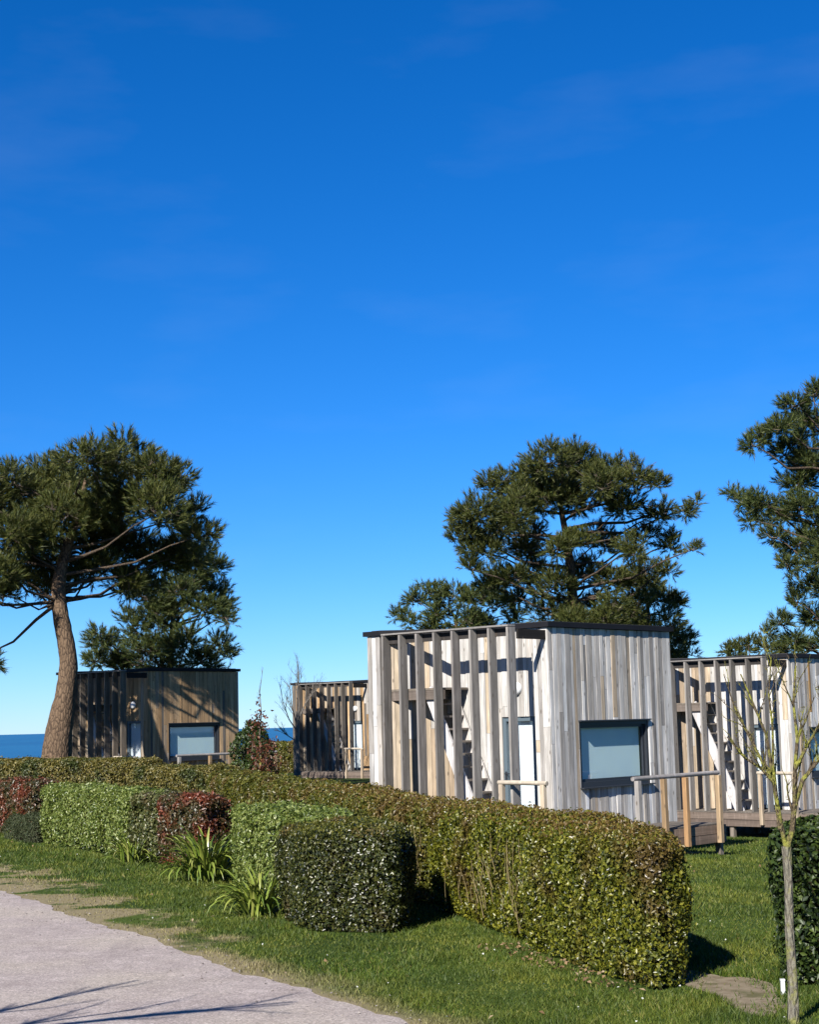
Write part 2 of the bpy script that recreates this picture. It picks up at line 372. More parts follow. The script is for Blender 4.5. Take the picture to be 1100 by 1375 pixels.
def cabin(name, C, label, pal_a, pal_b, slat_pal, seed, group='timber cabins beyond the hedge', rail_u=(.6, 3.35), handrail_tone=WARM):
    """local frame: x along the window wall, y along the slatted porch side, z from the porch deck"""
    rnd = random.Random(seed); zd = C[2] - 3.69
    root = empty(name, (C[0], C[1], zd), ANG)
    tag(root, label, 'cabin', group)
    HT = 3.69; D = .90
    # wall core (the structural box behind the boards)
    foot = [(0, 0), (3.86, 0), (3.86, 3.75), (-D, 3.75), (-D, 3.40), (.32, 2.22), (0, 2.40)]
    ins = .004
    win = (.83, 3.03, .75, 1.96); door = (.36, 1.16, .03, 2.08)
    wall_a = link('window_wall', boxes_mesh('window_wall', [((.415, .12, HT / 2 - .1), (.83, .2, HT + .2)), ((3.42, .12, HT / 2 - .1), (.78, .2, HT + .2)), ((1.93, .12, .225), (2.2, .2, 1.05)), ((1.93, .12, 2.825), (2.2, .2, 1.73))], 'core'), root)
    cladding(wall_a, (0, .02 - .003), (3.86, .02 - .003), -.28, HT, rnd, pal_a, [(.83, 3.03, .75, 1.96)])
    wall_b = link('door_wall', boxes_mesh('door_wall', [((.12, .18, HT / 2), (.2, .36, HT - .01)), ((.12, 1.78, HT / 2), (.2, 1.24, HT - .01)), ((.12, .76, 2.88), (.2, .8, 1.60))], 'core'), root)
    cladding(wall_b, (.02 - .003, 2.40), (.02 - .003, 0), .0, HT, rnd, pal_b, [(1.24, 2.04, .0, 2.08)])
    body = link('rear_walls', prism_mesh('rear_walls', [(3.80, .23), (3.80, 3.70), (-D + .05, 3.70), (-D + .05, 3.42), (.36, 2.30), (.25, 2.38), (.25, .23)], -.3, HT - .02, 'core'), root)
    cladding(body, (3.80, .03), (3.80, 3.75), -.28, HT, rnd, pal_a, wmin=.2, wmax=.3)
    cladding(body, (3.82, 3.70), (-D, 3.70), -.28, HT, rnd, pal_a, wmin=.25, wmax=.35)
    wing = link('porch_wing', boxes_mesh('porch_wing', [((-D + .20, 3.555, HT / 2), (.34, .26, HT - .02))], 'core'), root)
    cladding(wing, (-D, 3.74), (-D, 3.40), -.28, HT, rnd, pal_b, wmin=.10, wmax=.12)
    rec = link('recess_wall', boxes_mesh('recess_wall', [((.2, 2.36, HT / 2), (.2, .04, HT - .04))], 'core'), root)
    cladding(rec, (-D + .02, 3.40), (.30, 2.22), .0, HT, rnd, pal_b, prot=2.4)
    # roof
    o = .07
    rf = link('roof', prism_mesh('roof', [(-o, -o), (3.86 + o, -o), (3.86 + o, 3.75 + o), (-D - o, 3.75 + o), (-D - o, 3.36), (.22, 2.26), (-o, 2.36)], HT + .008, HT + .10, 'fascia'), root)
    link('roof_membrane', prism_mesh('roof_membrane', [(.02, .02), (3.78, .02), (3.78, 3.66), (-D + .02, 3.66), (-D + .02, 3.42), (.3, 2.32), (.02, 2.42)], HT + .103, HT + .115, 'roof'), rf)
    # big window: reveal, frame, glass, blind
    wn_ = link('window', boxes_mesh('window', [((.83 + .035, .075, 1.355), (.07, .11, 1.21)), ((3.03 - .035, .075, 1.355), (.07, .11, 1.21)), ((1.93, .075, .75 + .05), (2.06, .11, .10)), ((1.93, .075, 1.96 - .035), (2.06, .11, .07))], 'dark_metal'), root)
    link('flashing', boxes_mesh('flashing', [((1.93, -.025, 1.975), (2.24, .08, .025)), ((1.93, -.035, .742), (2.26, .11, .022))], 'dark_metal'), wn_)
    link('sash', boxes_mesh('sash', [((.93, .095, 1.36), (.05, .05, 1.02)), ((2.93, .095, 1.36), (.05, .05, 1.02)), ((1.93, .095, .875), (1.95, .05, .05)), ((1.93, .095, 1.865), (1.95, .05, .05))], 'dark_metal'), wn_)
    link('pane', boxes_mesh('pane', [((1.93, .10, 1.37), (1.95, .006, .96))], 'glass'), wn_)
    link('blind', boxes_mesh('blind', [((1.93, .16, 1.37), (1.94, .012, .96))], 'blind'), wn_)
    # glazed door
    dr = link('door', boxes_mesh('door', [((.075, .36 + .04, 1.06), (.11, .08, 2.04)), ((.075, 1.16 - .04, 1.06), (.11, .08, 2.04)), ((.075, .76, 2.04), (.11, .64, .08)), ((.075, .76, .07), (.11, .64, .08))], 'door'), root)
    link('pane', boxes_mesh('pane', [((.08, .76, 1.055), (.006, .64, 1.89))], 'glass'), dr)
    link('blind', boxes_mesh('blind', [((.13, .76, 1.055), (.012, .64, 1.89))], 'curtain'), dr)
    link('handle', boxes_mesh('handle', [((.005, 1.10, 1.0), (.03, .03, .16)), ((-.02, 1.06, 1.04), (.02, .12, .02))], 'dark_metal'), dr)
    # round wall lamp above the door
    V = []; Fc = []; n = 20
    for r_, dx in ((.12, -.02), (.12, -.05), (.105, -.085), (.07, -.105), (.0, -.11)):
        V += [(dx, .76 + r_ * math.cos(k / n * math.tau), 2.60 + r_ * math.sin(k / n * math.tau)) for k in range(n)]
    for j in range(4): Fc += [(j * n + k, j * n + (k + 1) % n, (j + 1) * n + (k + 1) % n, (j + 1) * n + k) for k in range(n)]
    link('wall_lamp', mesh_py('wall_lamp', V, Fc, M['lamp'], True), root)
    # slatted porch screen
    scr = link('porch_screen', boxes_mesh('porch_screen', [((-D + .03, 1.73, 3.71), (.20, 3.20, .03))], 'wood_flat'), root); scr.color = (.26, .245, .23, 1)
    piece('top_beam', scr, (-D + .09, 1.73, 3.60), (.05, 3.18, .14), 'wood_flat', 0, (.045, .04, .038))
    for k in range(8):
        v = .13 + .448 * k
        kk = rnd.uniform(.85, 1.1); c = rnd.choice(rnd.choices([p for p, _ in slat_pal], [q for _, q in slat_pal])[0])
        piece('slat', scr, (-D + .0, v + rnd.uniform(-.008, .008), 1.84), (.20, .048, 3.68), 'wood', 0, tuple(x * kk for x in c), rx=rnd.uniform(-.004, .004))
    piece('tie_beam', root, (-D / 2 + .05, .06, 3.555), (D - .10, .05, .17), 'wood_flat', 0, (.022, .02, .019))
    # sleeping platform and steep stair
    plat = link('platform', prism_mesh('platform', [(-.78, 3.36), (-.78, 1.95), (-.04, 1.95), (-.04, 2.36), (.22, 2.22)], 2.62, 2.66, 'wood'), root); plat.color = (.20, .17, .14, 1)
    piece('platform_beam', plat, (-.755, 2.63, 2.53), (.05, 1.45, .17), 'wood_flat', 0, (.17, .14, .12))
    st = link('stair', boxes_mesh('stair', [((-.40, 2.35, 2.50), (.60, .04, .12))], 'wood'), root); st.color = (.22, .2, .18, 1)
    v_top, z_top, v_bot = 2.32, 2.60, 1.10
    run = v_top - v_bot; ln = math.hypot(run, z_top); pitch = math.atan2(z_top, run)
    for uu, cc in ((-.70, (.58, .56, .56)), (-.10, (.56, .53, .50))):
        piece('stringer', st, (uu, (v_top + v_bot) / 2 + .03, z_top / 2 + .0), (.045, ln + .1, .23), 'wood', 0, cc, rx=pitch)
    for k in range(10):
        z = .24 + .235 * k; v = v_bot + run * z / z_top
        piece('tread', st, (-.40, v, z), (.55, .20, .035), 'wood_flat', 0, (.22, .19, .165))
    # porch deck with fascia, walkway, handrails
    dk = link('porch_deck', boxes_mesh('porch_deck', [((-.45, 1.7, -.22), (1.0, 3.3, .04)), ((1.2, -.68, -.22), (4.2, 1.1, .04))], 'core'), root)
    for k in range(8): piece('deck_board', dk, (-1.0 + .07 + .125 * k, 1.36, -.016), (.118, 4.2 - .02 * (k % 2), .028), 'wood_flat', 0, rnd.choice(DARKG))
    for k in range(9): piece('deck_board', dk, (1.28, -1.28 + .07 + .125 * k, -.016 - .003), (4.4 - .02 * (k % 2), .118, .028), 'wood_flat', 0, rnd.choice(DARKG))
    for z_, t_ in ((-.11, .155), (-.275, .155)):
        piece('fascia_board', dk, (-1.035, 1.08, z_), (.035, 4.8, t_), 'wood_flat', 0, rnd.choice([(.15, .115, .095), (.18, .14, .115)]))
        piece('fascia_board', dk, (1.24, -1.335, z_), (4.52, .035, t_), 'wood_flat', 0, rnd.choice([(.20, .145, .11), (.24, .17, .125)]))
        piece('fascia_board', dk, (3.50, -.66, z_), (.035, 1.26, t_), 'wood_flat', 0, rnd.choice([(.20, .145, .11), (.24, .17, .125)]))
    for (px, py) in ((-.95, 3.2), (-.95, 1.2), (-.95, -.9), (1.2, -1.25), (3.4, -1.25), (.6, 1.5), (3.3, 1.0), (3.3, 3.2), (-.6, 3.5)):
        piece('stilt', dk, (px, py, -.62), (.11, .11, .76), 'wood', 0, (.20, .17, .14))
    hr = link('handrail', tube_mesh('handrail', [(rail_u[0], -1.33, .93), ((rail_u[0] + rail_u[1]) / 2, -1.33, .935), (rail_u[1], -1.33, .94)], [.042] * 3, 10, M['wood_flat']), root); hr.color = (.30, .28, .27, 1)
    for k, uu in enumerate((rail_u[0] + .06, rail_u[0] + (rail_u[1] - rail_u[0]) * .31, rail_u[0] + (rail_u[1] - rail_u[0]) * .56, rail_u[1] - .12)):
        piece('rail_post', hr, (uu, -1.40, .27), (.09, .09, 1.25), 'wood', 0, ((.33, .31, .29), (.34, .23, .13), (.40, .24, .12), (.43, .31, .19))[k], rx=rnd.uniform(-.01, .01))
    h2 = link('short_handrail', tube_mesh('short_handrail', [(-1.10, .35, .93), (-1.10, -.2, .93), (-1.10, -.75, .92)], [.042] * 3, 10, M['wood_flat']), root); h2.color = (.50, .43, .34, 1)
    for v in (.28, -.66): piece('rail_post', h2, (-1.10, v, .30), (.085, .085, 1.2), 'wood', 0, rnd.choice(handrail_tone))
    return root
def tube_rings(pts, rad, n, jit=0, seed=0):
    """tapered tube along a polyline -> verts, quads"""
    P = [Vector(p) for p in pts]; V = []; Fc = []; rr = random.Random(seed)
    t0 = (P[1] - P[0]).normalized(); up = Vector((0, 0, 1)) if abs(t0.z) < .9 else Vector((1, 0, 0)); a = t0.cross(up).normalized()
    for k, p in enumerate(P):
        t = (P[min(k + 1, len(P) - 1)] - P[max(k - 1, 0)]).normalized()
        a = (a - t * a.dot(t)).normalized(); b = t.cross(a)
        for j in range(n):
            th = j / n * math.tau; r_ = rad[k] * (1 + rr.uniform(-jit, jit)); V.append(p + (a * math.cos(th) + b * math.sin(th)) * r_)
        if k: Fc += [((k - 1) * n + j, (k - 1) * n + (j + 1) % n, k * n + (j + 1) % n, k * n + j) for j in range(n)]
    return V, Fc
def tube_mesh(name, pts, rad, n, mat, cap=True):
    V, Fc = tube_rings(pts, rad, n); m = len(V)
    if cap: Fc += [tuple(range(n - 1, -1, -1)), tuple(range(m - n, m))]
    return mesh_py(name, V, Fc, mat, False)

PALG = [(GREY, 6), ([(.72, .70, .67), (.66, .635, .60), (.60, .575, .54)], 9), (WARM, 1.3), (ORANGE, .35)]
PALS = [(SILVER, 7), (GREY, 3), (WARM, 2)]
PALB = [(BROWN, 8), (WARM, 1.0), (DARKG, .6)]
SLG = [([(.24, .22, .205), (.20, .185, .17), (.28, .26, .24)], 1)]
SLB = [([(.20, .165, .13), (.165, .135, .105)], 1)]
cabin('timber_cabin', (2.471, 30.0, 3.886), 'large silver-grey timber cabin with a wide dark-framed window, nearest the hedge', PALG, PALS, SLG, 11)
cabin('timber_cabin', (9.223, 40.5, 3.577), 'pale timber cabin with raised porch behind the bare young tree at the right', PALG, PALS, SLG, 23)
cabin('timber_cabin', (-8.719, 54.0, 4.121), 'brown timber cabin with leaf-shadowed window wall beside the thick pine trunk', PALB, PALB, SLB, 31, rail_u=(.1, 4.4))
cabin('timber_cabin', (-1.953, 70.0, 3.984), 'small far cabin with shaded dark slats, left of the large grey cabin', [(BROWN, 4), (GREY, 3)], [(BROWN, 2), (DARKG, 3), (GREY, 1)], [([(.13, .115, .10), (.16, .14, .12)], 1)], 43)  # darker boards and slats put the tree shade into the wood colour

# ------------------------------------------------------------------ hedges and shrubs
def round_poly(poly, r):
    out = []; n = len(poly)
    for k in range(n):
        p = Vector(poly[k]); a = (Vector(poly[k - 1]) - p); b = (Vector(poly[(k + 1) % n]) - p)
        ra = min(r, a.length * .45); rb = min(r, b.length * .45)
        A = p + a.normalized() * ra; B = p + b.normalized() * rb
        for t in (0, .25, .5, .75, 1): out.append((1 - t) ** 2 * A + 2 * t * (1 - t) * p + t * t * B)
    return [(q.x, q.y) for q in out]
def leaves(P, Nn, L, W, rng, spread=.7, upb=.25, fold=.25):
    """diamond leaves at P facing roughly along Nn; 4 verts, 2 tris each"""
    n = len(P)
    Nn = Nn + rng.normal(0, spread, (n, 3)); Nn /= np.linalg.norm(Nn, axis=1)[:, None]
    D = rng.normal(0, 1, (n, 3)); D[:, 2] += upb * 2; D -= Nn * np.sum(D * Nn, 1)[:, None]; D /= np.linalg.norm(D, axis=1)[:, None] + 1e-9
    S = np.cross(Nn, D); l = (L * rng.uniform(.65, 1.25, n))[:, None]; w = (W * rng.uniform(.7, 1.2, n))[:, None]
    a = P - D * l * .5; b = P + S * w * .5 + Nn * w * fold - D * l * .05; c = P + D * l * .5; d = P - S * w * .5 + Nn * w * fold - D * l * .05
    V = np.stack([a, b, c, d], 1).reshape(-1, 3); i = np.arange(n) * 4
    Fc = np.stack([np.stack([i, i + 1, i + 2], 1), np.stack([i, i + 2, i + 3], 1)], 1).reshape(-1, 3)
    return V, Fc
def in_poly(x, y, poly):
    c = np.zeros(len(x), bool); n = len(poly)
    for k in range(n):
        x0, y0 = poly[k]; x1, y1 = poly[(k + 1) % n]
        m = ((y0 > y) != (y1 > y)); xi = (x1 - x0) * (y - y0) / ((y1 - y0) if y1 != y0 else 1e-9) + x0
        c ^= m & (x < xi)
    return c
CORE = simple('hedge_inner_twigs', (.030, .026, .014), .95, .1, (20, .6, 1.4))
FOOTS = []
def hedge(name, poly, h, mat, label, cat, dens, L, W, seed, rr=.16, rt=.14, lumpa=.045, group=None, h2=None, core=CORE, spread=.7, stray=.04, bow=0, twigs=None, shoots=None):
    rng = np.random.default_rng(seed)
    if sum(poly[k][0] * poly[(k + 1) % len(poly)][1] - poly[(k + 1) % len(poly)][0] * poly[k][1] for k in range(len(poly))) < 0: poly = poly[::-1]
    poly = round_poly(poly, rr); FOOTS.append(poly); A = np.array(poly); B = np.roll(A, -1, 0); E = B - A; Ln = np.hypot(*E.T); per = Ln.sum()
    # side samples
    area_s = per * h; ns = int(area_s * dens)
    k = rng.choice(len(A), ns, p=Ln / per); t = rng.uniform(0, 1, ns); xy = A[k] + E[k] * t[:, None]
    vn = []
    for q in range(len(A)):
        vn.append([E[q][1] / (Ln[q] + 1e-9), -E[q][0] / (Ln[q] + 1e-9), 0])
    vn = np.array(vn); Ns = vn[k]; z = rng.uniform(.015, 1, ns) ** .93 * h
    over = np.clip((z - (h - rt)) / rt, 0, 1); ins = rt * (1 - np.sqrt(np.clip(1 - over ** 2, 0, 1)))
    low = np.clip((.25 - z / h) / .25, 0, 1) * .05
    Ps = np.column_stack([xy, z]) - Ns * (ins + low + (bow * (z / h - .5) if bow else 0)[:, None] if bow else (ins + low)[:, None])
    Nn = Ns + np.array([0, 0, 1]) * (over ** 2)[:, None] * 1.2
    # top samples
    bb = A.min(0), A.max(0); at = 0
    m = int((bb[1][0] - bb[0][0]) * (bb[1][1] - bb[0][1]) * dens * 1.1)
    tx = rng.uniform(bb[0][0], bb[1][0], m); ty = rng.uniform(bb[0][1], bb[1][1], m); ok = in_poly(tx, ty, poly); tx, ty = tx[ok], ty[ok]
    # distance to edge
    dmin = np.full(len(tx), 9.0)
    for q in range(len(A)):
        e = E[q] / (Ln[q] + 1e-9); r_ = np.column_stack([tx, ty]) - A[q]; s = np.clip(r_ @ e, 0, Ln[q]); dmin = np.minimum(dmin, np.hypot(*(r_ - s[:, None] * e).T))
    dz = np.where(dmin < rt, rt - np.sqrt(np.clip(rt ** 2 - (rt - dmin) ** 2, 0, None)), 0)
    Pt = np.column_stack([tx, ty, h - dz]); Nt = np.tile([0, 0, 1.0], (len(tx), 1))
    P = np.vstack([Ps, Pt]); Nn = np.vstack([Nn, Nt]); Nn /= np.linalg.norm(Nn, axis=1)[:, None]
    dis = lump(P, 3.2, seed) * lumpa + lump(P, 9.0, seed + 2) * lumpa * .45 + np.where(rng.uniform(0, 1, len(P)) < stray, rng.uniform(0, .07, len(P)), 0) - rng.uniform(0, 1, len(P)) ** 2 * .10
    P = P + Nn * dis[:, None]
    if h2: P[:, 2] *= 1 + (h2 / h - 1) * np.clip((P[:, 1] - bb[0][1]) / (bb[1][1] - bb[0][1]), 0, 1)
    P[:, 2] += ground(P[:, 0], P[:, 1])
    V, Fc = leaves(P, Nn, L, W, rng, spread)
    cx, cy = A.mean(0); root = empty(name, (cx, cy, gz(cx, cy)))
    off = np.array([cx, cy, gz(cx, cy)])
    link('foliage', mesh_np('foliage', V - off, Fc, mat), root)
    # inner mass of twigs so that the hedge is not hollow
    c = A.mean(0); inn = []
    for q in range(len(A)):
        nq = vn[q] + vn[q - 1]; nq = nq[:2] / (np.hypot(*nq[:2]) + 1e-9); inn.append(A[q] - nq * (.12 + 1.3 * lumpa + max(0, rt - .2) * .45))
    Vc = []; n = len(inn)
    zt = min(.92, 1 - (rt * .55 + .03) / h)
    for zf, sh in ((.0, 0), (zt, 0)):
        for (x, y) in inn:
            hh = h * (1 if not h2 else 1 + (h2 / h - 1) * min(1, max(0, (y - bb[0][1]) / (bb[1][1] - bb[0][1])))); Vc.append((x - cx, y - cy, zf * hh - .02 + gz(x, y) - off[2]))
    Fcc = [(q, (q + 1) % n, n + (q + 1) % n, n + q) for q in range(n)] + [tuple(range(n, 2 * n))]
    link('twig_mass', mesh_py('twig_mass', Vc, Fcc, core), root)
    if shoots:
        smat, sden = shoots; m = min(len(Pt), int(len(Pt) * sden)); sel = rng.choice(len(Pt), m, replace=False); Q = Pt[sel].copy()
        Q += Nt[sel] * (lump(Q, 3.2, seed) * lumpa + .012 + rng.uniform(-.01, .035, m))[:, None]
        if h2: Q[:, 2] *= 1 + (h2 / h - 1) * np.clip((Q[:, 1] - bb[0][1]) / (bb[1][1] - bb[0][1]), 0, 1)
        Q[:, 2] += ground(Q[:, 0], Q[:, 1]); V, Fc = leaves(Q, Nt[sel], L * .85, W * .8, rng, 1.0, 1.2)
        tag(link('young_shoots', mesh_np('young_shoots', V - off, Fc, smat), root), kind='stuff')
    if twigs:
        (s0, s1, cnt) = twigs; TV = []; TF = []; r3 = random.Random(seed)
        for _ in range(cnt):
            sx = r3.gauss((s0 + s1) / 2, (s1 - s0) / 4); q = H0 + HD * sx + HN * r3.uniform(-.05, .06); zz = r3.uniform(.1, .75); l = r3.uniform(.2, .5); aa = r3.gauss(0, .5)
            p0 = Vector((q.x, q.y, zz)); p2 = p0 + Vector((HD.x * math.sin(aa), HD.y * math.sin(aa), math.cos(aa))) * l - Vector((HN.x, HN.y, 0)) * r3.uniform(0, .05); p1 = p0.lerp(p2, .5) + Vector((r3.gauss(0, .02), r3.gauss(0, .02), 0))
            v, f = tube_rings([p - Vector(off) for p in (p0, p1, p2)], [.005, .004, .002], 4); b = len(TV); TV += v; TF += [tuple(b + k2 for k2 in ff) for ff in f]
        tag(link('bare_twigs', mesh_py('bare_twigs', TV, TF, M['dry_twig']), root), kind='stuff')
    tag(root, label, cat, group)
    return root
M['dry_twig'] = simple('dry_twig', (.24, .19, .09), .9, .1, (30, .6, 1.2))
M['shootleaf'] = leaf_material('brown_shoot_leaf', [(.10, .055, .015), (.16, .095, .022), (.22, .16, .03), (.16, .15, .025)], .45, .4, None, .25)
M['olive'] = leaf_material('olive_hedge_leaf', [(.045, .060, .008), (.085, .095, .012), (.135, .135, .018), (.20, .185, .028)], .42, .45, (((.10, .060, .018), (.19, .135, .035)), .48, .66), .22)
M['near'] = leaf_material('yellow_green_leaf', [(.034, .046, .006), (.095, .112, .010), (.175, .185, .016), (.29, .275, .030)], .38, .5, (((.085, .055, .018), (.17, .12, .03)), .50, .68), .25, 1.3)
M['darkleaf'] = leaf_material('dark_glossy_leaf', [(.014, .021, .006), (.034, .044, .009), (.068, .080, .015), (.125, .125, .03)], .36, .5, (((.05, .04, .016), (.10, .08, .025)), .58, .74), .15)
M['lightleaf'] = leaf_material('pale_green_leaf', [(.055, .090, .014), (.115, .160, .026), (.20, .245, .052), (.32, .36, .12)], .4, .45, None, .22)
M['redleaf'] = leaf_material('red_tipped_leaf', [(.025, .035, .012), (.06, .055, .02), (.11, .09, .035), (.12, .045, .022)], .4, .45, (((.12, .03, .015), (.26, .075, .035)), .44, .60), .2, 1.9)
M['mixleaf'] = leaf_material('grey_green_mixed_leaf', [(.035, .05, .014), (.08, .095, .024), (.14, .155, .045), (.22, .21, .09)], .4, .45, (((.08, .06, .025), (.15, .12, .05)), .52, .66), .2, 2.2)
M['laurel'] = leaf_material('laurel_leaf', [(.010, .022, .005), (.022, .042, .009), (.045, .075, .013), (.085, .12, .02)], .48, .3, None, .15)
M['lav'] = leaf_material('grey_green_leaf', [(.030, .045, .018), (.055, .070, .028), (.080, .09, .04)], .6, .25, None, .12)
M['brownhedge'] = leaf_material('beige_hedge_leaf', [(.06, .065, .012), (.12, .11, .02), (.19, .155, .035), (.26, .21, .06)], .5, .35, (((.035, .05, .012), (.08, .10, .02)), .52, .64), .2)
HD = Vector((-.268, .963)); HN = Vector((.963, .268)); H0 = Vector((1.86, 13.66))
def along(s, t): q = H0 + HD * s + HN * t; return (q.x, q.y)
g_h = 'clipped hedge in front of the cabins'
hedge('clipped_hedge', [along(-.05, .0), along(2.75, -.16), along(2.75, .95), along(.10, .44)], 1.22, M['near'], 'yellow-green end block of the long clipped hedge, beside the gap in the hedge', 'hedge', 4200, .043, .027, 1, .17, .15, .05, g_h, shoots=(M['shootleaf'], .30))
hedge('clipped_hedge', [along(2.80, .02), along(6.9, .05), along(6.9, 1.0), along(2.80, .95)], 1.22, M['near'], 'olive hedge block with bare twigs showing, second from the gap', 'hedge', 3300, .045, .028, 2, .2, .16, .06, g_h, shoots=(M['shootleaf'], .22), twigs=(2.4, 5.4, 60))
hedge('clipped_hedge', [along(6.95, .06), along(13.6, .0), along(13.6, 1.05), along(6.95, 1.0)], 1.18, M['olive'], 'olive hedge block rising behind the pale green and dark shrubs', 'hedge', 2400, .05, .032, 3, .22, .18, .07, g_h, h2=1.22, shoots=(M['shootleaf'], .22), twigs=(6.9, 7.6, 30))
hedge('clipped_hedge', [along(13.7, -.05), along(23.9, -.1), along(24.2, 1.0), along(13.7, 1.05)], 1.20, M['olive'], 'long olive hedge block below the gap between the far cabins', 'hedge', 1700, .058, .036, 4, .22, .18, .07, g_h, h2=1.24)
hedge('clipped_hedge', [(-4.75, 38.6), (-7.1, 40.6), (-6.5, 41.6), (-4.1, 39.9)], 1.30, M['brownhedge'], 'short brownish hedge block with rounded end below the brown cabin window', 'hedge', 1600, .06, .038, 5, .25, .18, .06, g_h)
hedge('clipped_hedge', [(-7.0, 42.6), (-14.5, 45.8), (-14.0, 47.0), (-6.6, 43.7)], 1.45, M['brownhedge'], 'straw-tinted far left hedge in front of the thick pine trunk', 'hedge', 1300, .065, .042, 6, .25, .18, .05, g_h, h2=1.58)
hedge('clipped_hedge', [(2.93, 13.78), (3.9, 13.35), (6.2, 12.6), (6.5, 13.5), (3.15, 14.75)], 1.28, M['laurel'], 'dark glossy hedge at the right edge behind the young tree', 'hedge', 2600, .062, .036, 7, .15, .15, .05, g_h, spread=.8)
# bed shrubs between the lawn and the hedge
g_b = 'clipped shrubs in the bed by the lawn'
hedge('clipped_shrub', [(-1.66, 19.3), (-1.22, 18.0), (-.22, 17.7), (-.02, 18.9), (-.7, 19.8)], 1.07, M['darkleaf'], 'dark glossy cube-shaped shrub at the front of the bed', 'shrub', 4300, .042, .027, 8, .2, .14, .045, g_b, shoots=(M['olive'], .35))
hedge('clipped_shrub', [(-2.55, 22.6), (-2.20, 21.2), (-1.25, 19.5), (-.70, 19.9), (-1.0, 21.3), (-1.75, 23.0)], 1.17, M['lightleaf'], 'pale green leafy shrub just behind the dark cube shrub', 'shrub', 2600, .056, .030, 9, .25, .16, .06, g_b, stray=.08)
hedge('clipped_shrub', [(-7.75, 33.9), (-4.95, 28.6), (-4.2, 29.2), (-6.7, 34.6)], 1.14, M['lightleaf'], 'long pale green clipped hedge at the left of the bed', 'hedge', 1900, .066, .036, 10, .25, .18, .08, g_b, stray=.08)
hedge('clipped_shrub', [(-4.98, 28.5), (-4.36, 27.6), (-3.75, 28.3), (-4.2, 29.2)], 1.12, M['mixleaf'], 'loose grey-green shrub between the pale hedge and the red-flushed shrub', 'shrub', 2000, .066, .036, 16, .2, .16, .08, g_b, stray=.12)
hedge('clipped_shrub', [(-4.36, 27.5), (-3.45, 26.7), (-2.98, 27.3), (-3.8, 28.4)], 1.12, M['redleaf'], 'clipped shrub flushed with red young leaves', 'shrub', 2900, .066, .036, 11, .2, .16, .06, g_b, stray=.08)
hedge('clipped_shrub', [(-10.2, 38.4), (-8.35, 35.6), (-7.6, 36.2), (-9.2, 39.4)], 1.12, M['redleaf'], 'dark shrub with a reddish top at the left edge of the picture', 'shrub', 1500, .07, .04, 12, .3, .2, .08, g_b)
hedge('low_shrub', [(-8.9, 35.4), (-7.7, 33.2), (-7.25, 33.7), (-8.0, 35.6)], .52, M['lav'], 'low rounded grey-green shrub on the lawn edge at far left', 'shrub', 2200, .05, .016, 13, .4, .3, .05)
# greenery far behind
hedge('far_hedge', [(-8.5, 80), (-1.5, 77), (-1.2, 78.2), (-8.3, 81.4)], 1.45, M['olive'], 'far green hedge in front of the sea between two cabins', 'hedge', 500, .11, .07, 14, .3, .3, .12)
hedge('round_bush', [(-5.6, 49.6), (-4.5, 49.4), (-4.2, 50.4), (-5.3, 50.7)], 2.35, M['laurel'], 'dark green bush beside the right corner of the brown cabin', 'bush', 900, .085, .05, 15, .5, .9, .16, stray=.12)

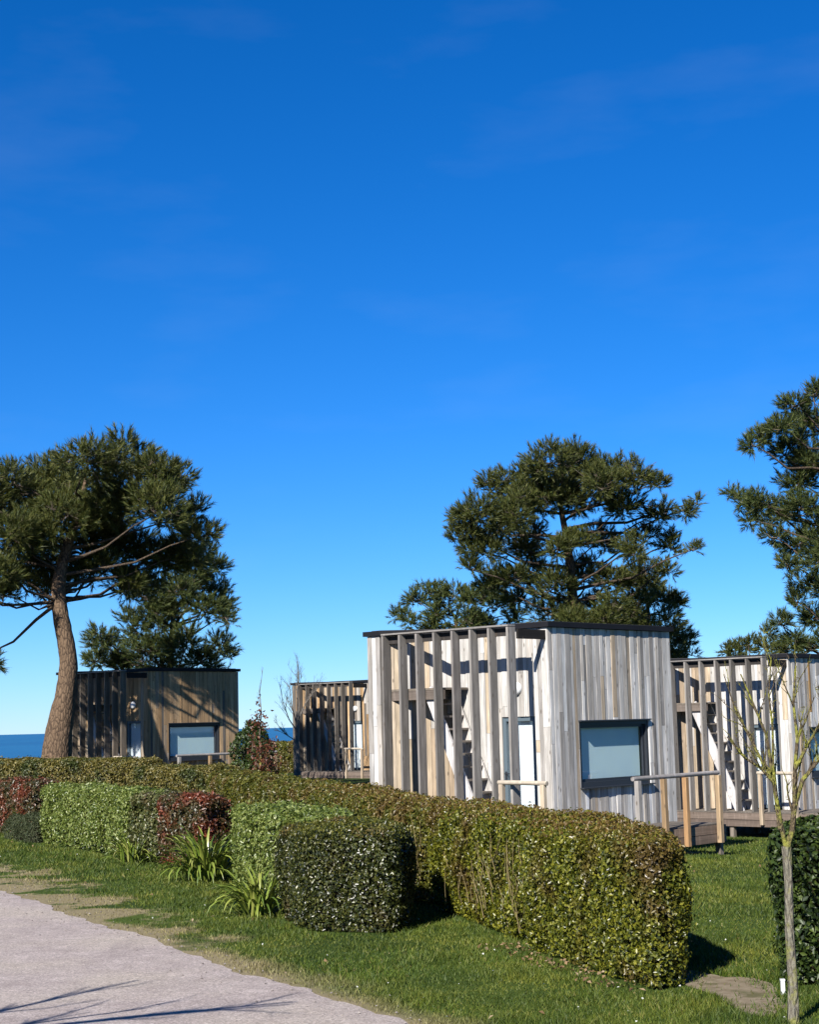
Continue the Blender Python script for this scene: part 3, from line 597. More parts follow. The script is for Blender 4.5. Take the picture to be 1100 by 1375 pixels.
# ------------------------------------------------------------------ pines
def shoot_template(rng, L, n, nl, wd):
    """one leading shoot with needles set along it; axis +Z"""
    V = []
    for k in range(n):
        t = rng.uniform(.05, 1); th = rng.uniform(0, math.tau); a = R(rng.uniform(22, 62)) * (1.15 - .55 * t)
        d = np.array([math.sin(a) * math.cos(th), math.sin(a) * math.sin(th), math.cos(a)]); b = np.array([0, 0, L * t])
        l = nl * rng.uniform(.7, 1.15); s = np.cross(d, [0, 0, 1]); s = s / (np.linalg.norm(s) + 1e-6) * wd / 2
        V += [b - s, b + s, b + d * l]
    return np.array(V)
def pine(name, base, trunk, clumps, label, seed, nshoot=70, needle=.20, wd=.021, nneed=26, mat='needles', limb_from=.55, dead=0, group='pines around the cabins', r0=.45, limb_r=.10):
    rng = np.random.default_rng(seed); rr = random.Random(seed)
    base = Vector(base); root = empty(name, base); tag(root, label, 'tree', group)
    # trunk
    pts = [Vector(p) for p, _ in trunk]; rad = [r_ for _, r_ in trunk]
    fine = []; fr = []
    for k in range(len(pts) - 1):
        p0 = pts[max(k - 1, 0)]; p1 = pts[k]; p2 = pts[k + 1]; p3 = pts[min(k + 2, len(pts) - 1)]
        for j in range(5):
            t = j / 5; q = .5 * ((2 * p1) + (p2 - p0) * t + (2 * p0 - 5 * p1 + 4 * p2 - p3) * t * t + (3 * p1 - p0 - 3 * p2 + p3) * t ** 3)
            fine.append(q); fr.append(rad[k] * (1 - t) + rad[k + 1] * t)
    fine.append(pts[-1]); fr.append(rad[-1])
    V, Fc = tube_rings([q - base for q in fine], fr, 16, .05, seed)
    link('trunk', mesh_py('trunk', V, Fc, M['pine_bark'], True), root)
    # limbs
    LV = []; LF = []; TV = []; TF = []
    def add(Vs, Fs, v, f):
        b = len(Vs); Vs.extend(v); Fs.extend([tuple(b + q for q in ff) for ff in f])
    top = fine[-1]; start_i = int(len(fine) * limb_from)
    SP = []; SD = []
    for (x, y, z, r_) in clumps:
        c = Vector((x, y, z))
        cand = [q for q in fine[start_i:] if q.z < z + .2] or [fine[start_i]]
        s = min(cand, key=lambda q: (q - c).length + .55 * abs((z - 1.2) - q.z))
        mid = s.lerp(c, .5) + Vector((rr.uniform(-.3, .3), rr.uniform(-.3, .3), rr.uniform(-.25, .15) - .12 * (c - s).length * .5))
        q1 = s.lerp(mid, .5) + Vector((rr.uniform(-.1, .1), rr.uniform(-.1, .1), rr.uniform(-.05, .12)))
        lr = min(limb_r, .030 + .022 * (c - s).length * .5)
        v, f = tube_rings([p - base for p in (s, q1, mid, mid.lerp(c, .55) + Vector((0, 0, .08)), c)], [lr, lr * .8, lr * .6, lr * .4, lr * .2], 6, .1, seed); add(LV, LF, v, f)
        n = max(10, int(nshoot * (r_ / .9) ** 1.8))
        # sub-clumps give the lobed look of pine boughs
        nsub = max(3, int(5 + 4 * r_)); subs = []
        for _ in range(nsub):
            d = rng.normal(0, 1, 3); d[2] = d[2] * .8 + .15; d /= np.linalg.norm(d); subs.append(np.array([x, y, z]) + d * r_ * rng.uniform(.35, .78) * np.array([1, 1, .8]))
        for sc in subs:
            v, f = tube_rings([Vector(c) - base, Vector(c).lerp(Vector(sc), .5) - base + Vector((0, 0, -.05)), Vector(sc) - base], [.022, .017, .010], 4); add(TV, TF, v, f)
        for _ in range(n):
            sc = subs[rng.integers(nsub)]; d = rng.normal(0, 1, 3); d /= np.linalg.norm(d); sr = r_ * .42 * rng.uniform(.25, 1.0) ** .5
            p = sc + d * sr * np.array([1, 1, .75])
            out = p - np.array([x, y, z]); out /= np.linalg.norm(out) + 1e-6
            dr = d * .55 + out * .45 + np.array([0, 0, .55]) + rng.normal(0, .28, 3); dr /= np.linalg.norm(dr)
            SP.append(p); SD.append(dr)
            if rng.uniform() < .22:
                v, f = tube_rings([Vector(sc) - base, Vector(p) - base], [.009, .005], 3); add(TV, TF, v, f)
    for _ in range(dead):
        c = clumps[rr.randrange(len(clumps))]; p = Vector(c[:3]); dd = Vector((rr.uniform(-1, 1), rr.uniform(-1, -.2), rr.uniform(-.2, .6))).normalized(); l = c[3] * 1.25
        q = [p, p + dd * l * .5 + Vector((0, 0, rr.uniform(-.1, .15))), p + dd * l + Vector((rr.uniform(-.2, .2), 0, rr.uniform(-.1, .3)))]
        v, f = tube_rings([a - base for a in q], [.022, .016, .008], 4); add(TV, TF, v, f)
    link('limbs', mesh_py('limbs', LV, LF, M['limb_bark'], True), root)
    tag(link('twigs', mesh_py('twigs', TV, TF, M['twig']), root), kind='stuff')
    # needles
    SP = np.array(SP) - np.array(base); SD = np.array(SD); n = len(SP)
    T = [shoot_template(rng, .26 * needle / .2, nneed, needle, wd) for _ in range(8)]
    ref = rng.normal(0, 1, (n, 3)); Xa = np.cross(SD, ref); Xa /= np.linalg.norm(Xa, axis=1)[:, None]; Ya = np.cross(SD, Xa)
    sc = rng.uniform(.75, 1.25, n); kind = rng.integers(0, 8, n); out = []
    for k in range(8):
        m = np.where(kind == k)[0]; t = T[k]
        W_ = (t[None, :, 0, None] * Xa[m][:, None] + t[None, :, 1, None] * Ya[m][:, None] + t[None, :, 2, None] * SD[m][:, None]) * sc[m][:, None, None] + SP[m][:, None]
        out.append(W_.reshape(-1, 3))
    V = np.vstack(out); Fc = np.arange(len(V)).reshape(-1, 3)
    link('crown', mesh_np('crown', V, Fc, M[mat]), root)
    return root
LEFT = [(-12.17,50.05,9.83,1.02),(-11.44,51.98,10.34,1.02),(-9.55,48.43,10.21,1.02),(-9.05,51.97,10.88,0.95),(-7.55,49.17,9.82,0.95),(-13.21,49.66,9.11,1.14),(-12.26,51.44,8.85,1.14),(-10.46,49.6,8.81,1.14),(-9.21,50.22,9.09,1.14),(-7.47,47.92,8.52,1.02),(-6.91,51.12,8.79,0.8),(-6.49,50.17,8.08,0.59),(-12.63,49.25,7.23,1.02),(-11.98,51.27,7.76,0.82),(-10.6,51.6,8.0,0.73),(-9.15,52.2,7.65,1.02),(-7.85,52.2,7.65,0.95),(-7.1,52.2,7.75,0.68),(-13.15,48.7,6.3,1.02),(-12.22,48.95,6.29,0.64),(-13.58,52.12,4.56,0.55),(-11.69,52.03,9.87,1.02),(-10.05,50.99,9.56,1.14),(-8.51,50.18,9.64,1.09),(-12.13,49.02,8.09,1.14),(-9.65,51.6,8.3,0.91),(-7.63,52.07,9.77,0.68),(-14,50.07,8.26,1.14),(-13.74,48.31,9.4,1.02),(-14.12,50.54,6.93,0.91),(-11.4,49.6,7.7,.5),(-11.9,48.0,6.9,.5),(-11.3,51.5,7.3,.6),(-10.2,52.5,7.3,.6),(-9.3,52.8,6.9,.6),(-8.6,53,6.8,.5),(-9.9,52.2,8.6,.8),(-12.4,52.3,7.0,.6),(-11.6,52.6,6.7,.45),(-10.3,51,7.2,.5),(-9.6,51.2,7.35,.55),(-11.3,50.8,6.9,.5),(-8.9,51.5,6.9,.5),(-10.9,49.5,8.1,.6)]
pine('pine_tree', (-10.95, 50, 0), [((-10.98, 50, -.1), .62), ((-10.9, 50, 1.0), .50), ((-10.76, 50, 2.27), .40), ((-10.58, 50, 3.39), .30), ((-10.49, 50, 4.29), .275), ((-10.63, 50, 5.2), .255), ((-10.77, 50, 6.0), .24), ((-10.80, 50.1, 6.8), .21), ((-10.6, 50.2, 7.8), .16), ((-10.2, 50.2, 9.0), .10), ((-10.0, 50.2, 10.0), .05)], LEFT, 'big umbrella-shaped pine with a thick curved trunk beside the brown cabin', 101, 270, dead=10, limb_from=.62, limb_r=.065)
BG2 = [(-11.46,60.95,5.54,0.79),(-10.38,61.11,5.94,0.85),(-9.32,63.38,6.76,0.93),(-7.7,60.2,6.56,0.79),(-7.12,62.31,6.4,0.51),(-11.56,63.01,4.93,0.79),(-9.75,60.63,5.07,0.99),(-8.29,60.04,5.2,0.99),(-7.18,61.01,5.3,0.62),(-6.99,62.48,4.88,0.34),(-11.98,62.19,4.83,0.51),(-7.81,60.46,4.6,0.79),(-9.37,61.7,4.55,0.85),(-10.95,62.74,4.62,0.85),(-8.6,61.9,3.9,.9),(-10.2,62.2,3.8,.9),(-7.3,61.5,4.0,.7),(-9.9,60,7.05,1.0),(-8.77,60,7.2,.9),(-9.4,60.5,6.3,.85),(-8.0,62.2,8.5,.9),(-8.8,62.3,8.7,.9),(-7.75,63.5,7.6,.7),(-8.4,62,7.7,.9),(-7.65,63.6,8.35,.65),(-7.5,62.8,7.0,.7)]  # last clumps, hidden behind the big pine, added to shade the far cabin
pine('pine_tree', (-9.3, 62, 0), [((-9.3, 62, -.1), .3), ((-9.3, 62, 2), .22), ((-9.2, 62, 4), .15), ((-9.1, 62, 6), .07)], BG2, 'lower bushy pine showing above the brown cabin roof', 102, 230, .19, .021, mat='needles_far', limb_from=.3)
MID = [(2.4,58.18,9.58,0.9),(2,58.84,8.86,0.65),(3.11,61.33,10.81,0.9),(4.19,60.36,11.21,0.98),(5.13,58.21,11.35,0.93),(6.36,59.71,11.67,0.87),(7.47,59.91,11.39,0.82),(8.23,58.5,10.83,0.71),(9.22,60.72,10.86,0.49),(3.74,58.3,9.56,1.04),(5.2,59.52,10.23,1.15),(6.63,60.07,10.41,1.09),(7.94,59.69,9.91,0.9),(9.26,60.38,9.69,0.6),(10.29,60.73,9.85,0.41),(10.87,61.41,10.2,0.22),(2.66,59.05,8.32,0.9),(4.12,60.65,8.45,0.76),(9.7,60.86,8.62,0.55),(10.26,59.36,8.22,0.27),(8.02,57.81,8.19,0.71),(3.05,62.08,7.49,0.71),(3.71,59.11,7.36,0.55),(5.19,59.18,6.92,0.87),(6.55,61.72,7.66,0.82),(7.36,60.37,7.1,0.87),(5.08,59.87,6.02,0.82),(6.58,61.2,6.07,0.95),(2.14,58.55,7.61,0.44),(5.91,60.91,11.25,1.04),(4.51,59.45,10.38,0.98),(6.97,58.2,10.54,0.98),(3.32,60.71,9.32,0.93),(1.96,61.33,9.85,0.44),(4.6,61.5,7.6,.8),(3.9,60.8,6.6,.5),(6.1,59.2,8.6,.7),(7.2,61.2,8.8,.8),(8.6,60.3,7.4,.7),(8.9,61.5,9.0,.55),(5.3,58.6,8.3,.6),(4.4,61.6,9.0,.8),(5.9,59.3,5.4,.9),(7.3,59.2,6.0,.9),(8.3,60.6,6.2,.8),(7.0,60.2,5.2,.9),(9.5,60.2,7.6,.4),(2.9,59.6,7.1,.5)]
pine('pine_tree', (5.9, 60, 0), [((5.9, 60, -.6), .4), ((5.95, 60, 2), .32), ((5.8, 60, 4.5), .26), ((5.9, 60, 6.5), .2), ((5.8, 60, 8.5), .14), ((5.6, 60, 10), .09), ((5.7, 60, 11.2), .04)], MID, 'broad round-topped pine rising behind the large grey cabin', 103, 260, .20, .021, dead=14, limb_from=.4)
LOW = [(9.5,67.95,7.37,0.96),(10.13,66.05,6.91,0.72),(8.86,68.1,6.32,1.05),(9.5,64.16,5.9,0.99),(10.57,66.47,5.42,0.66),(10.82,65.62,5.16,0.42),(9.01,67.33,5.04,0.9),(9.8,64.57,4.61,0.84),(11.26,67.14,4.74,0.36),(10.58,66.14,6.75,0.42),(9.6,66,3.8,1.0),(10.6,66,3.7,.7)]
pine('pine_tree', (9.6, 66, 0), [((9.6, 66, -.6), .26), ((9.6, 66, 3), .18), ((9.5, 66, 6.8), .06)], LOW, 'lower dark pine at the right foot of the broad pine', 104, 240, .2, .022, limb_from=.3)
SMALL = [(-0.64,75.94,7.23,0.41),(0.24,75.95,7.79,0.61),(1.1,75.05,8.15,0.55),(1.93,74.06,7.88,0.75),(2.89,73.04,7.51,0.89),(3.79,74.49,7.46,0.75),(1.24,74.6,7.09,0.75),(-0.06,73.6,6.72,0.48),(2.37,73.01,6.73,0.89),(0.61,76.54,8.46,0.27),(4.68,75.47,7.06,0.61),(1.2,75,6.2,.9),(3.2,75,6.3,.9)]
pine('pine_tree', (2.1, 75, 0), [((2.1, 75, -.3), .25), ((2.1, 75, 3), .2), ((2.0, 75, 7), .07)], SMALL, 'small distant pine peeping over the left end of the large grey cabin roof', 105, 180, .22, .028, mat='needles_far', limb_from=.3)
RIGHT = [(12,55.17,11.57,0.5),(12.46,54.31,11.81,0.6),(13.1,54.42,12.5,0.5),(13.73,54.45,12.83,0.55),(14.17,57.14,12.29,0.82),(13.05,55.58,11.25,0.65),(13.88,55.77,10.79,0.95),(11.64,54.48,11.2,0.3),(13.46,55.79,10.03,0.7),(11.11,53.84,9.25,0.4),(11.54,53.03,8.98,0.55),(12.94,56.54,9.1,0.65),(12.94,52.84,8.63,0.82),(11.83,56.47,8.91,0.35),(12.52,56.01,8.22,0.45),(13.46,56.25,8.02,0.7),(13.4,53.01,7.42,0.87),(12.49,54.1,7.11,0.4),(13.71,56.54,6.69,0.6),(12.93,54.79,5.92,0.35),(13.74,55.56,5.45,0.55),(12.08,53.84,5.13,0.35),(12.58,54.03,4.64,0.4),(11.87,54.99,4.91,0.2),(11.15,55.8,9.78,0.25),(14.84,55.18,12.22,1),(14.46,53.27,9.88,1.12),(15.5,56.61,8.27,1.12),(14.04,53.41,6.22,0.87),(15.67,54.73,11.09,1),(16.24,55.38,9.13,1.12),(13.9,54.2,4.57,0.55)]
pine('pine_tree', (14.6, 55, 0), [((14.6, 55, -.9), .4), ((14.6, 55, 3), .3), ((14.5, 55, 6), .22), ((14.4, 55, 9), .13), ((14.3, 55, 12), .05)], RIGHT, 'tall pine cut off by the right edge of the picture', 106, 300, .2, .021, mat='needles_far', limb_from=.3, dead=6)
RB = [(14.69,75.39,5.13,0.45),(15.56,76.22,5.42,0.5),(16.34,75.85,5.32,0.55),(16.81,74.15,5.09,0.55),(17.86,74.38,4.94,0.55),(15.2,75.5,4.5,.7),(16.5,75.2,4.3,.8)]
pine('pine_tree', (16, 75, 0), [((16, 75, -.3), .2), ((16, 75, 2.5), .15), ((15.9, 75, 4.9), .06)], RB, 'low dark pine top above the pale cabin roof at the right', 107, 240, .2, .028, limb_from=.3)

# ------------------------------------------------------------------ bare and small trees
def bare_tree(name, base, label, seed, trunk_pts, trunk_r, mains, mat_t, mat_b, depth=3, spread=.5, budw=0, group=None, side=6, shrink=.62, nlen=.5):
    rr = random.Random(seed); base = Vector(base); root = empty(name, base); tag(root, label, 'tree', group)
    v, f = tube_rings([Vector(p) - base for p in trunk_pts], trunk_r, 12, .04, seed); link('trunk', mesh_py('trunk', v, f, mat_t, True), root)
    BV = []; BF = []
    def add(v, f): b = len(BV); BV.extend(v); BF.extend([tuple(b + q for q in ff) for ff in f])
    def grow(pts, rads, lvl):
        v, f = tube_rings([p - base for p in pts], rads, 7 if lvl == 0 else (5 if lvl == 1 else 3), .08, rr.random()); add(v, f)
        if lvl >= depth: return
        Ltot = sum((pts[k + 1] - pts[k]).length for k in range(len(pts) - 1))
        for _ in range(max(2, int(side * (1 if lvl else 1.25)))):
            t = rr.uniform(.25, .98); k = min(int(t * (len(pts) - 1)), len(pts) - 2); p = pts[k].lerp(pts[k + 1], t * (len(pts) - 1) - k)
            d0 = (pts[k + 1] - pts[k]).normalized(); d = (d0 + Vector((rr.gauss(0, spread), rr.gauss(0, spread), rr.gauss(.18, spread * .6)))).normalized()
            l = Ltot * nlen * rr.uniform(.5, 1.1) * (1.1 - .5 * t); r0 = rads[k] * shrink * rr.uniform(.6, 1)
            q = [p]; n = 4
            for j in range(n):
                d = (d + Vector((rr.gauss(0, .16), rr.gauss(0, .16), rr.gauss(.06, .14)))).normalized(); q.append(q[-1] + d * l / n)
            grow(q, [r0, r0 * .85, r0 * .68, r0 * .5, r0 * .3], lvl + 1)
        if budw and lvl >= 1:
            for _ in range(int(Ltot / .05)):
                t = rr.uniform(.05, 1); k = min(int(t * (len(pts) - 1)), len(pts) - 2); p = pts[k].lerp(pts[k + 1], t * (len(pts) - 1) - k)
                d = Vector((rr.gauss(0, 1), rr.gauss(0, 1), rr.gauss(.5, .7))).normalized(); v, f = tube_rings([p - base, p + d * rr.uniform(.012, .035) - base], [budw, budw * .4], 4); add(v, f)
    for pts, r0 in mains:
        pts = [Vector(p) for p in pts]; n = len(pts); grow(pts, [r0 * (1 - .72 * k / (n - 1)) for k in range(n)], 0)
    link('branches', mesh_py('branches', BV, BF, mat_b, True), root); return root
bare_tree('young_tree', (2.67, 12.0, 0), 'bare young tree with lichen-yellow branches in the right foreground', 5,
    [(2.63, 12, -.02), (2.645, 12, .3), (2.64, 12, .66), (2.655, 12.01, 1.0), (2.65, 12, 1.26)], [.044, .036, .032, .031, .036],
    [([(2.65, 12, 1.24), (2.62, 12, 1.40), (2.60, 11.98, 1.55), (2.57, 11.95, 1.72), (2.48, 11.92, 1.82), (2.36, 11.9, 1.90), (2.24, 11.88, 2.05)], .019),
     ([(2.61, 12, 1.38), (2.60, 12.03, 1.6), (2.585, 12.05, 1.8), (2.56, 12.06, 2.05), (2.47, 12.06, 2.3), (2.40, 12.08, 2.5)], .018),
     ([(2.60, 12, 1.55), (2.585, 12.0, 1.85), (2.60, 12.02, 2.1), (2.585, 12.02, 2.35), (2.62, 12.03, 2.62)], .014),
     ([(2.65, 12, 1.24), (2.70, 12.02, 1.36), (2.73, 12.02, 1.55), (2.74, 12.0, 1.8), (2.77, 12.0, 2.02), (2.76, 12.02, 2.28), (2.80, 12.05, 2.55)], .024),
     ([(2.73, 12.02, 1.55), (2.80, 12.05, 1.72), (2.90, 12.06, 1.83), (3.02, 12.08, 1.95), (3.1, 12.1, 2.2)], .020),
     ([(2.74, 12.0, 1.8), (2.83, 11.95, 1.98), (2.92, 11.92, 2.12), (2.95, 11.9, 2.4)], .015),
     ([(2.57, 11.95, 1.72), (2.45, 11.98, 1.98), (2.33, 12.0, 2.25), (2.26, 12.0, 2.5)], .012)],
    M['young_bark'], M['lichen_twig'], 2, .42, .0042, side=6, nlen=.45)
M['greytwig'] = simple('pale_grey_twig', (.17, .155, .14), .9, .1, (8, .7, 1.3))
bare_tree('bare_tree', (-4.7, 66, 0), 'slender leafless tree against the sea between two cabins', 15, [(-4.7, 66, -.05), (-4.7, 66, 1.0), (-4.72, 66, 2.0), (-4.67, 66, 2.8)], [.10, .085, .075, .06],
    [([(-4.67, 66, 2.7), (-4.69, 66.1, 3.4), (-4.62, 66, 4.1), (-4.6, 66, 4.8)], .035), ([(-4.71, 66, 2.0), (-5.02, 65.9, 2.5), (-5.27, 66, 3.2), (-5.37, 66, 3.9)], .03), ([(-4.69, 66, 2.4), (-4.37, 66.2, 3.1), (-4.07, 66.2, 3.5), (-3.67, 66.2, 3.9)], .03), ([(-4.71, 66, 1.6), (-5.17, 66.1, 1.9), (-5.57, 66, 2.4)], .025), ([(-4.71, 66, 2.2), (-4.87, 65.6, 3.0), (-4.97, 65.4, 3.9)], .028)],
    M['greytwig'], M['greytwig'], 3, .55, side=7, nlen=.55)
# shrub with coppery leaves
rt = bare_tree('copper_shrub', (-4.42, 47, 0), 'thin shrub with coppery red leaves right of the brown cabin', 25, [(-4.42, 47, -.05), (-4.41, 47, .8), (-4.40, 47, 1.4)], [.05, .045, .035],
    [([(-4.40, 47, 1.4), (-4.42, 47, 2.0), (-4.36, 47, 2.6), (-4.40, 47, 3.2), (-4.30, 47, 3.9)], .02), ([(-4.41, 47, 1.0), (-4.2, 47, 1.4), (-4.0, 47, 1.75)], .018), ([(-4.41, 47, 1.0), (-4.65, 47, 1.5), (-4.6, 47, 2.0)], .018)],
    M['lichen_twig'], M['twig'], 2, .4, side=3, nlen=.3)
rt['category'] = 'shrub'
rng = np.random.default_rng(77)
cs = [(-4.42, 47, 2.95, .10, 10), (-4.40, 46.9, 2.55, .16, 40), (-4.48, 47, 2.3, .20, 70), (-4.30, 47, 2.25, .12, 30), (-4.1, 47, 1.72, .17, 60), (-4.45, 47, 1.6, .24, 110), (-4.35, 47, 1.3, .28, 170), (-4.25, 47, 1.05, .34, 200), (-4.6, 47, 1.95, .12, 24)]
P = np.vstack([rng.normal(0, 1, (n, 3)) * r_ * .62 + np.array([x, y, z]) for x, y, z, r_, n in cs])
V, Fc = leaves(P, rng.normal(0, 1, P.shape), .10, .06, rng)
M['copper'] = leaf_material('copper_leaf', [(.06, .02, .012), (.13, .04, .02), (.22, .075, .035), (.10, .06, .03)], .45, .4, None, .3)
link('foliage', mesh_np('copper_foliage', V - np.array([-4.42, 47, 0]), Fc, M['copper']), rt)
# leafless roadside tree outside the picture whose boughs shade the lane
bare_tree('bare_tree', (-5.55, 8.95, 0), 'leafless roadside tree casting branch shadows across the lane', 35, [(-5.55, 8.95, -0.05), (-5.5, 8.95, 1.2), (-5.35, 9, 2.2)], [.15, .13, .11],
    [([(-5.35, 9, 2.2), (-4.65, 9.15, 2.7), (-3.85, 9.25, 3), (-2.95, 9.35, 3.25)], .055), ([(-5.35, 9, 2.2), (-4.85, 8.65, 3.1), (-4.15, 8.55, 3.5), (-3.25, 8.65, 3.7)], .05), ([(-5.35, 9, 2.2), (-5.45, 8.95, 3.4), (-5.25, 8.95, 4.6)], .06), ([(-5.35, 8.95, 2.1), (-4.55, 9.65, 2.4), (-3.75, 10.05, 2.6)], .04)],
    M['greytwig'], M['greytwig'], 3, .4, side=4, nlen=.45)

# ------------------------------------------------------------------ strap-leaved clumps (each leaf a part)
M['strap'] = None
w = N('strap_leaf'); oi = w.new('ObjectInfo')
w.col(w.ramp(oi.outputs['Random'], [(0, (.08, .13, .016)), (.5, (.17, .23, .03)), (.85, (.27, .31, .055)), (1, (.34, .32, .12))])); w.rough(.38, .5); M['strap'] = w.m
def strap_mesh(k):
    rr = random.Random(900 + k); n = 7; V = []; bend = (1.2, 1.7, 2.1, 2.4, 1.5)[k]; a = R((80, 70, 62, 50, 86)[k]); x = z = 0; L = 1.0
    for j in range(n + 1):
        t = j / n; wd = .028 * (1 - t ** 3) * (.6 + .8 * min(1, t * 3)) * .8 + .002
        V += [(x, -wd, z + .012), (x, 0, z), (x, wd, z + .012)]
        th = a - bend * t * t * 1.1; x += math.cos(th) * L / n; z += math.sin(th) * L / n
    Fc = []
    for j in range(n): b = 3 * j; Fc += [(b, b + 1, b + 4, b + 3), (b + 1, b + 2, b + 5, b + 4)]
    return mesh_py('strap_leaf', V, Fc, M['strap'], True)
ST = [strap_mesh(k) for k in range(5)]
def strap_plant(base, r_, n, label, seed):
    rr = random.Random(seed); root = empty('strap_leaf_plant', (base[0], base[1], gz(*base))); tag(root, label, 'plant', 'strap-leaved plants in the bed')
    for k in range(n):
        o = link('leaf', ST[rr.randrange(5)], root); a = rr.uniform(0, math.tau); q = rr.uniform(0, .28) * r_
        o.location = (q * math.cos(a) * 1.3, q * math.sin(a), -.01); o.rotation_euler = (rr.uniform(-.2, .2), rr.uniform(-.15, .25), a + rr.uniform(-.5, .5)); s = r_ * rr.uniform(.65, 1.1); o.scale = (s, s * rr.uniform(.8, 1.2) if s > .3 else s, s)
strap_plant((-3.10, 24.3), .86, 230, 'largest spiky strap-leaved clump between the red-flushed and pale green shrubs', 1)
strap_plant((-1.88, 19.8), .66, 130, 'spiky strap-leaved clump at the foot of the dark cube shrub', 2)
strap_plant((-4.80, 27.9), .55, 80, 'small spiky strap-leaved clump below the red-flushed shrub', 3)
strap_plant((-8.3, 35.9), .7, 80, 'spiky strap-leaved clump at the left edge behind the low grey shrub', 4)

# ------------------------------------------------------------------ lawn blades, litter, marker
rng = np.random.default_rng(5); n = 520000
y = 11.2 * (62 / 11.2) ** (rng.uniform(0, 1, n) ** 1.15); x = rng.uniform(-.34, .36, n) * (y + 1.5)
d = REN[0] * (x - RE0[0]) + REN[1] * (y - RE0[1]); t = RED[0] * (x - RE0[0]) + RED[1] * (y - RE0[1])
edge = .05 * np.sin(t * 1.3) + .03 * np.sin(t * 3.1 + 1) + .025 * np.sin(t * 7.7)
vw = .28 + 1.3 * np.clip((y - 14) / 10, 0, 1); vf = np.clip((vw - (d - edge)) / vw, 0, 1)
ok = (d > edge - .02 + .06 * np.abs(rng.normal(0, 1, n))) & (rng.uniform(0, 1, n) > vf * .72)
inp = in_poly(x, y, PATCH); rad_ = np.hypot((x - 2.52) / .30, (y - 13.6) / 1.05); ok &= ~(inp & (rng.uniform(0, 1, n) > np.clip(.03 + .9 * (rad_ - .55), .03, .8)))
for fp in FOOTS: ok &= ~in_poly(x, y, fp)
for (cx, cy, cz) in ((2.471, 30, 0), (9.223, 40.5, 0), (-8.719, 54, 0)):
    u_ = (x - cx) * math.cos(ANG) + (y - cy) * math.sin(ANG); v_ = -(x - cx) * math.sin(ANG) + (y - cy) * math.cos(ANG)
    ok &= ~((u_ > -1.05) & (u_ < 3.9) & (v_ > -1.35) & (v_ < 3.8))
x, y, vf = x[ok], y[ok], vf[ok]; n = len(x)
P = np.column_stack([x, y, ground(x, y) - .004])
tuft = .6 + .5 * np.clip(lump(np.column_stack([x, y, 0 * x]), 2.7, 4) + .3, 0, 1) + .25 * lump(np.column_stack([x, y, 0 * x]), .9, 9)
h = (.055 * rng.uniform(.5, 1.35, n) * tuft * (1 - .5 * vf)) * (1 + .012 * (y - 12))
a = rng.uniform(0, math.tau, n); wdt = .0055 * (1 + .05 * (y - 12)) * rng.uniform(.7, 1.3, n)
S = np.column_stack([np.cos(a), np.sin(a), 0 * a]) * wdt[:, None]; lean = np.column_stack([rng.normal(0, .5, n), rng.normal(0, .5, n), np.ones(n)]) * h[:, None]
V = np.stack([P - S, P + S, P + lean], 1).reshape(-1, 3)
tag(link('lawn_grass', mesh_np('lawn_grass', V, np.arange(len(V)).reshape(-1, 3), M['grass'])), 'short green lawn grass between the lane and the hedges', 'grass', kind='stuff')
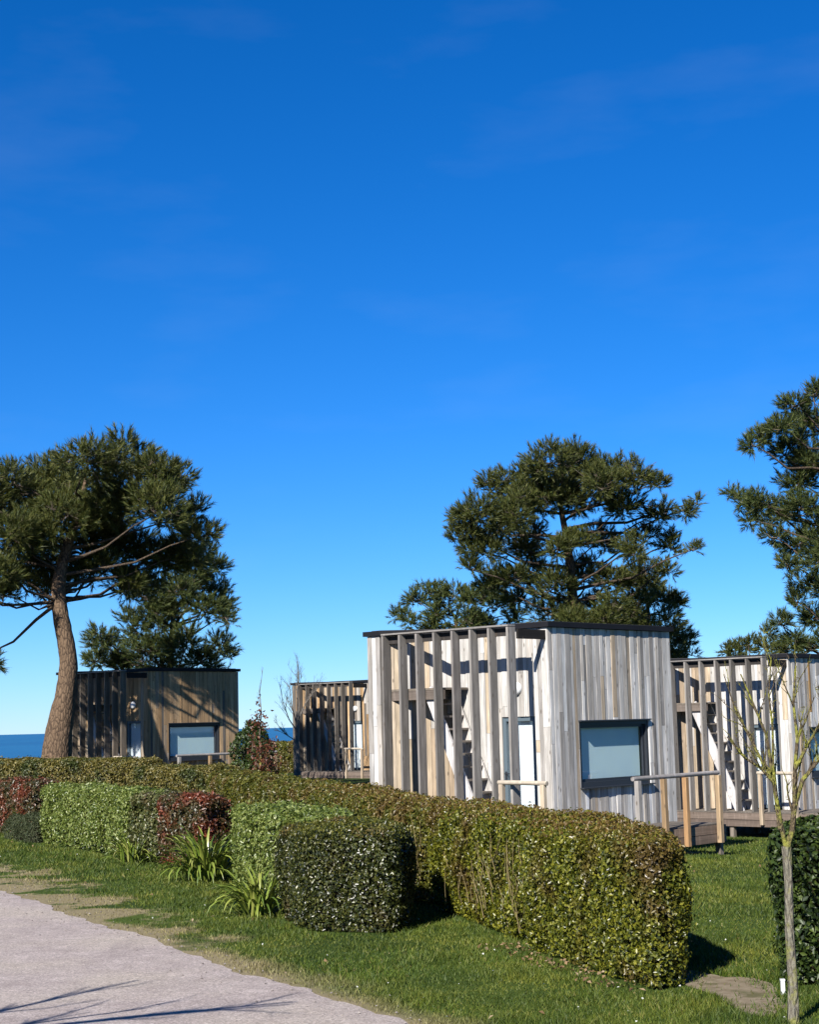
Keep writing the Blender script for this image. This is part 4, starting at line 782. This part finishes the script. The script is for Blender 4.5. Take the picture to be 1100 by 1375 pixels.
# dry leaves and daisies scattered on the lawn
def scatter(name, n, L, W, mat, label, cat, seed, region):
    rng = np.random.default_rng(seed); x, y = region(rng, n)
    d = REN[0] * (x - RE0[0]) + REN[1] * (y - RE0[1]); ok = d > .05
    for fp in FOOTS: ok &= ~in_poly(x, y, fp)
    x, y = x[ok], y[ok]; P = np.column_stack([x, y, ground(x, y) + .035 + rng.uniform(0, .02, len(x))])
    V, Fc = leaves(P, np.tile([0, 0, 1.0], (len(x), 1)), L, W, rng, .45)
    tag(link(name, mesh_np(name, V, Fc, mat)), label, cat, kind='stuff')
def reg_lawn(rng, n): y = 11.5 * (34 / 11.5) ** rng.uniform(0, 1, n); return rng.uniform(-.3, .3, n) * y, y
def reg_base(rng, n):
    s = rng.uniform(-.2, 3.2, n); t = -.22 + rng.normal(0, .12, n); q = np.array([[H0.x, H0.y]]) + s[:, None] * np.array([[HD.x, HD.y]]) + t[:, None] * np.array([[HN.x, HN.y]]); return q[:, 0], q[:, 1]
M['dry'] = leaf_material('dry_leaf', [(.14, .08, .04), (.28, .18, .09), (.36, .28, .18)], .7, .2, None, .1)
M['daisy'] = leaf_material('daisy_petal', [(.7, .7, .66), (.8, .8, .76)], .7, .2, None, .2)
scatter('dry_leaf_litter', 110, .05, .035, M['dry'], 'dry brown leaves lying on the lawn', 'leaves', 61, reg_lawn)
scatter('hedge_leaf_litter', 160, .05, .03, M['dry'], 'dry leaves along the foot of the hedge', 'leaves', 62, reg_base)
scatter('daisies', 160, .022, .020, M['daisy'], 'tiny white daisies dotted over the lawn', 'flowers', 63, reg_lawn)
# small stones along the lane edge
rng = np.random.default_rng(9); V = []; Fc = []
for k in range(200):
    t = rng.uniform(-1.5, 16); d = redge(t) + rng.normal(-.15, .30); x = RE0[0] + RED[0] * t + REN[0] * d; y = RE0[1] + RED[1] * t + REN[1] * d; s = rng.uniform(.004, .014); b = len(V)
    for dx, dy, dz in ((1, 0, 0), (0, 1, 0), (-1, 0, 0), (0, -1, 0), (0, 0, .9), (0, 0, -.5)): V.append((x + dx * s * rng.uniform(.7, 1.3), y + dy * s * rng.uniform(.7, 1.3), gz(x, y) + .015 + dz * s))
    for f in ((0, 1, 4), (1, 2, 4), (2, 3, 4), (3, 0, 4), (1, 0, 5), (2, 1, 5), (3, 2, 5), (0, 3, 5)): Fc.append(tuple(b + q for q in f))
M['stone'] = leaf_material('lane_stone', [(.18, .155, .145), (.28, .245, .225), (.38, .34, .31)], .9, .2, None, 0)
tag(link('lane_gravel', mesh_py('lane_gravel', V, Fc, M['stone'])), 'loose small stones along the edge of the lane', 'gravel', kind='stuff')
pg = link('marker_peg', boxes_mesh('marker_peg', [((0, 0, .05), (.03, .03, .12)), ((0, 0, .118), (.036, .036, .014))], 'lamp')); pg.location = (2.86, 13.35, gz(2.86, 13.35)); tag(pg, 'short white marker peg at the foot of the right-hand hedge', 'peg')
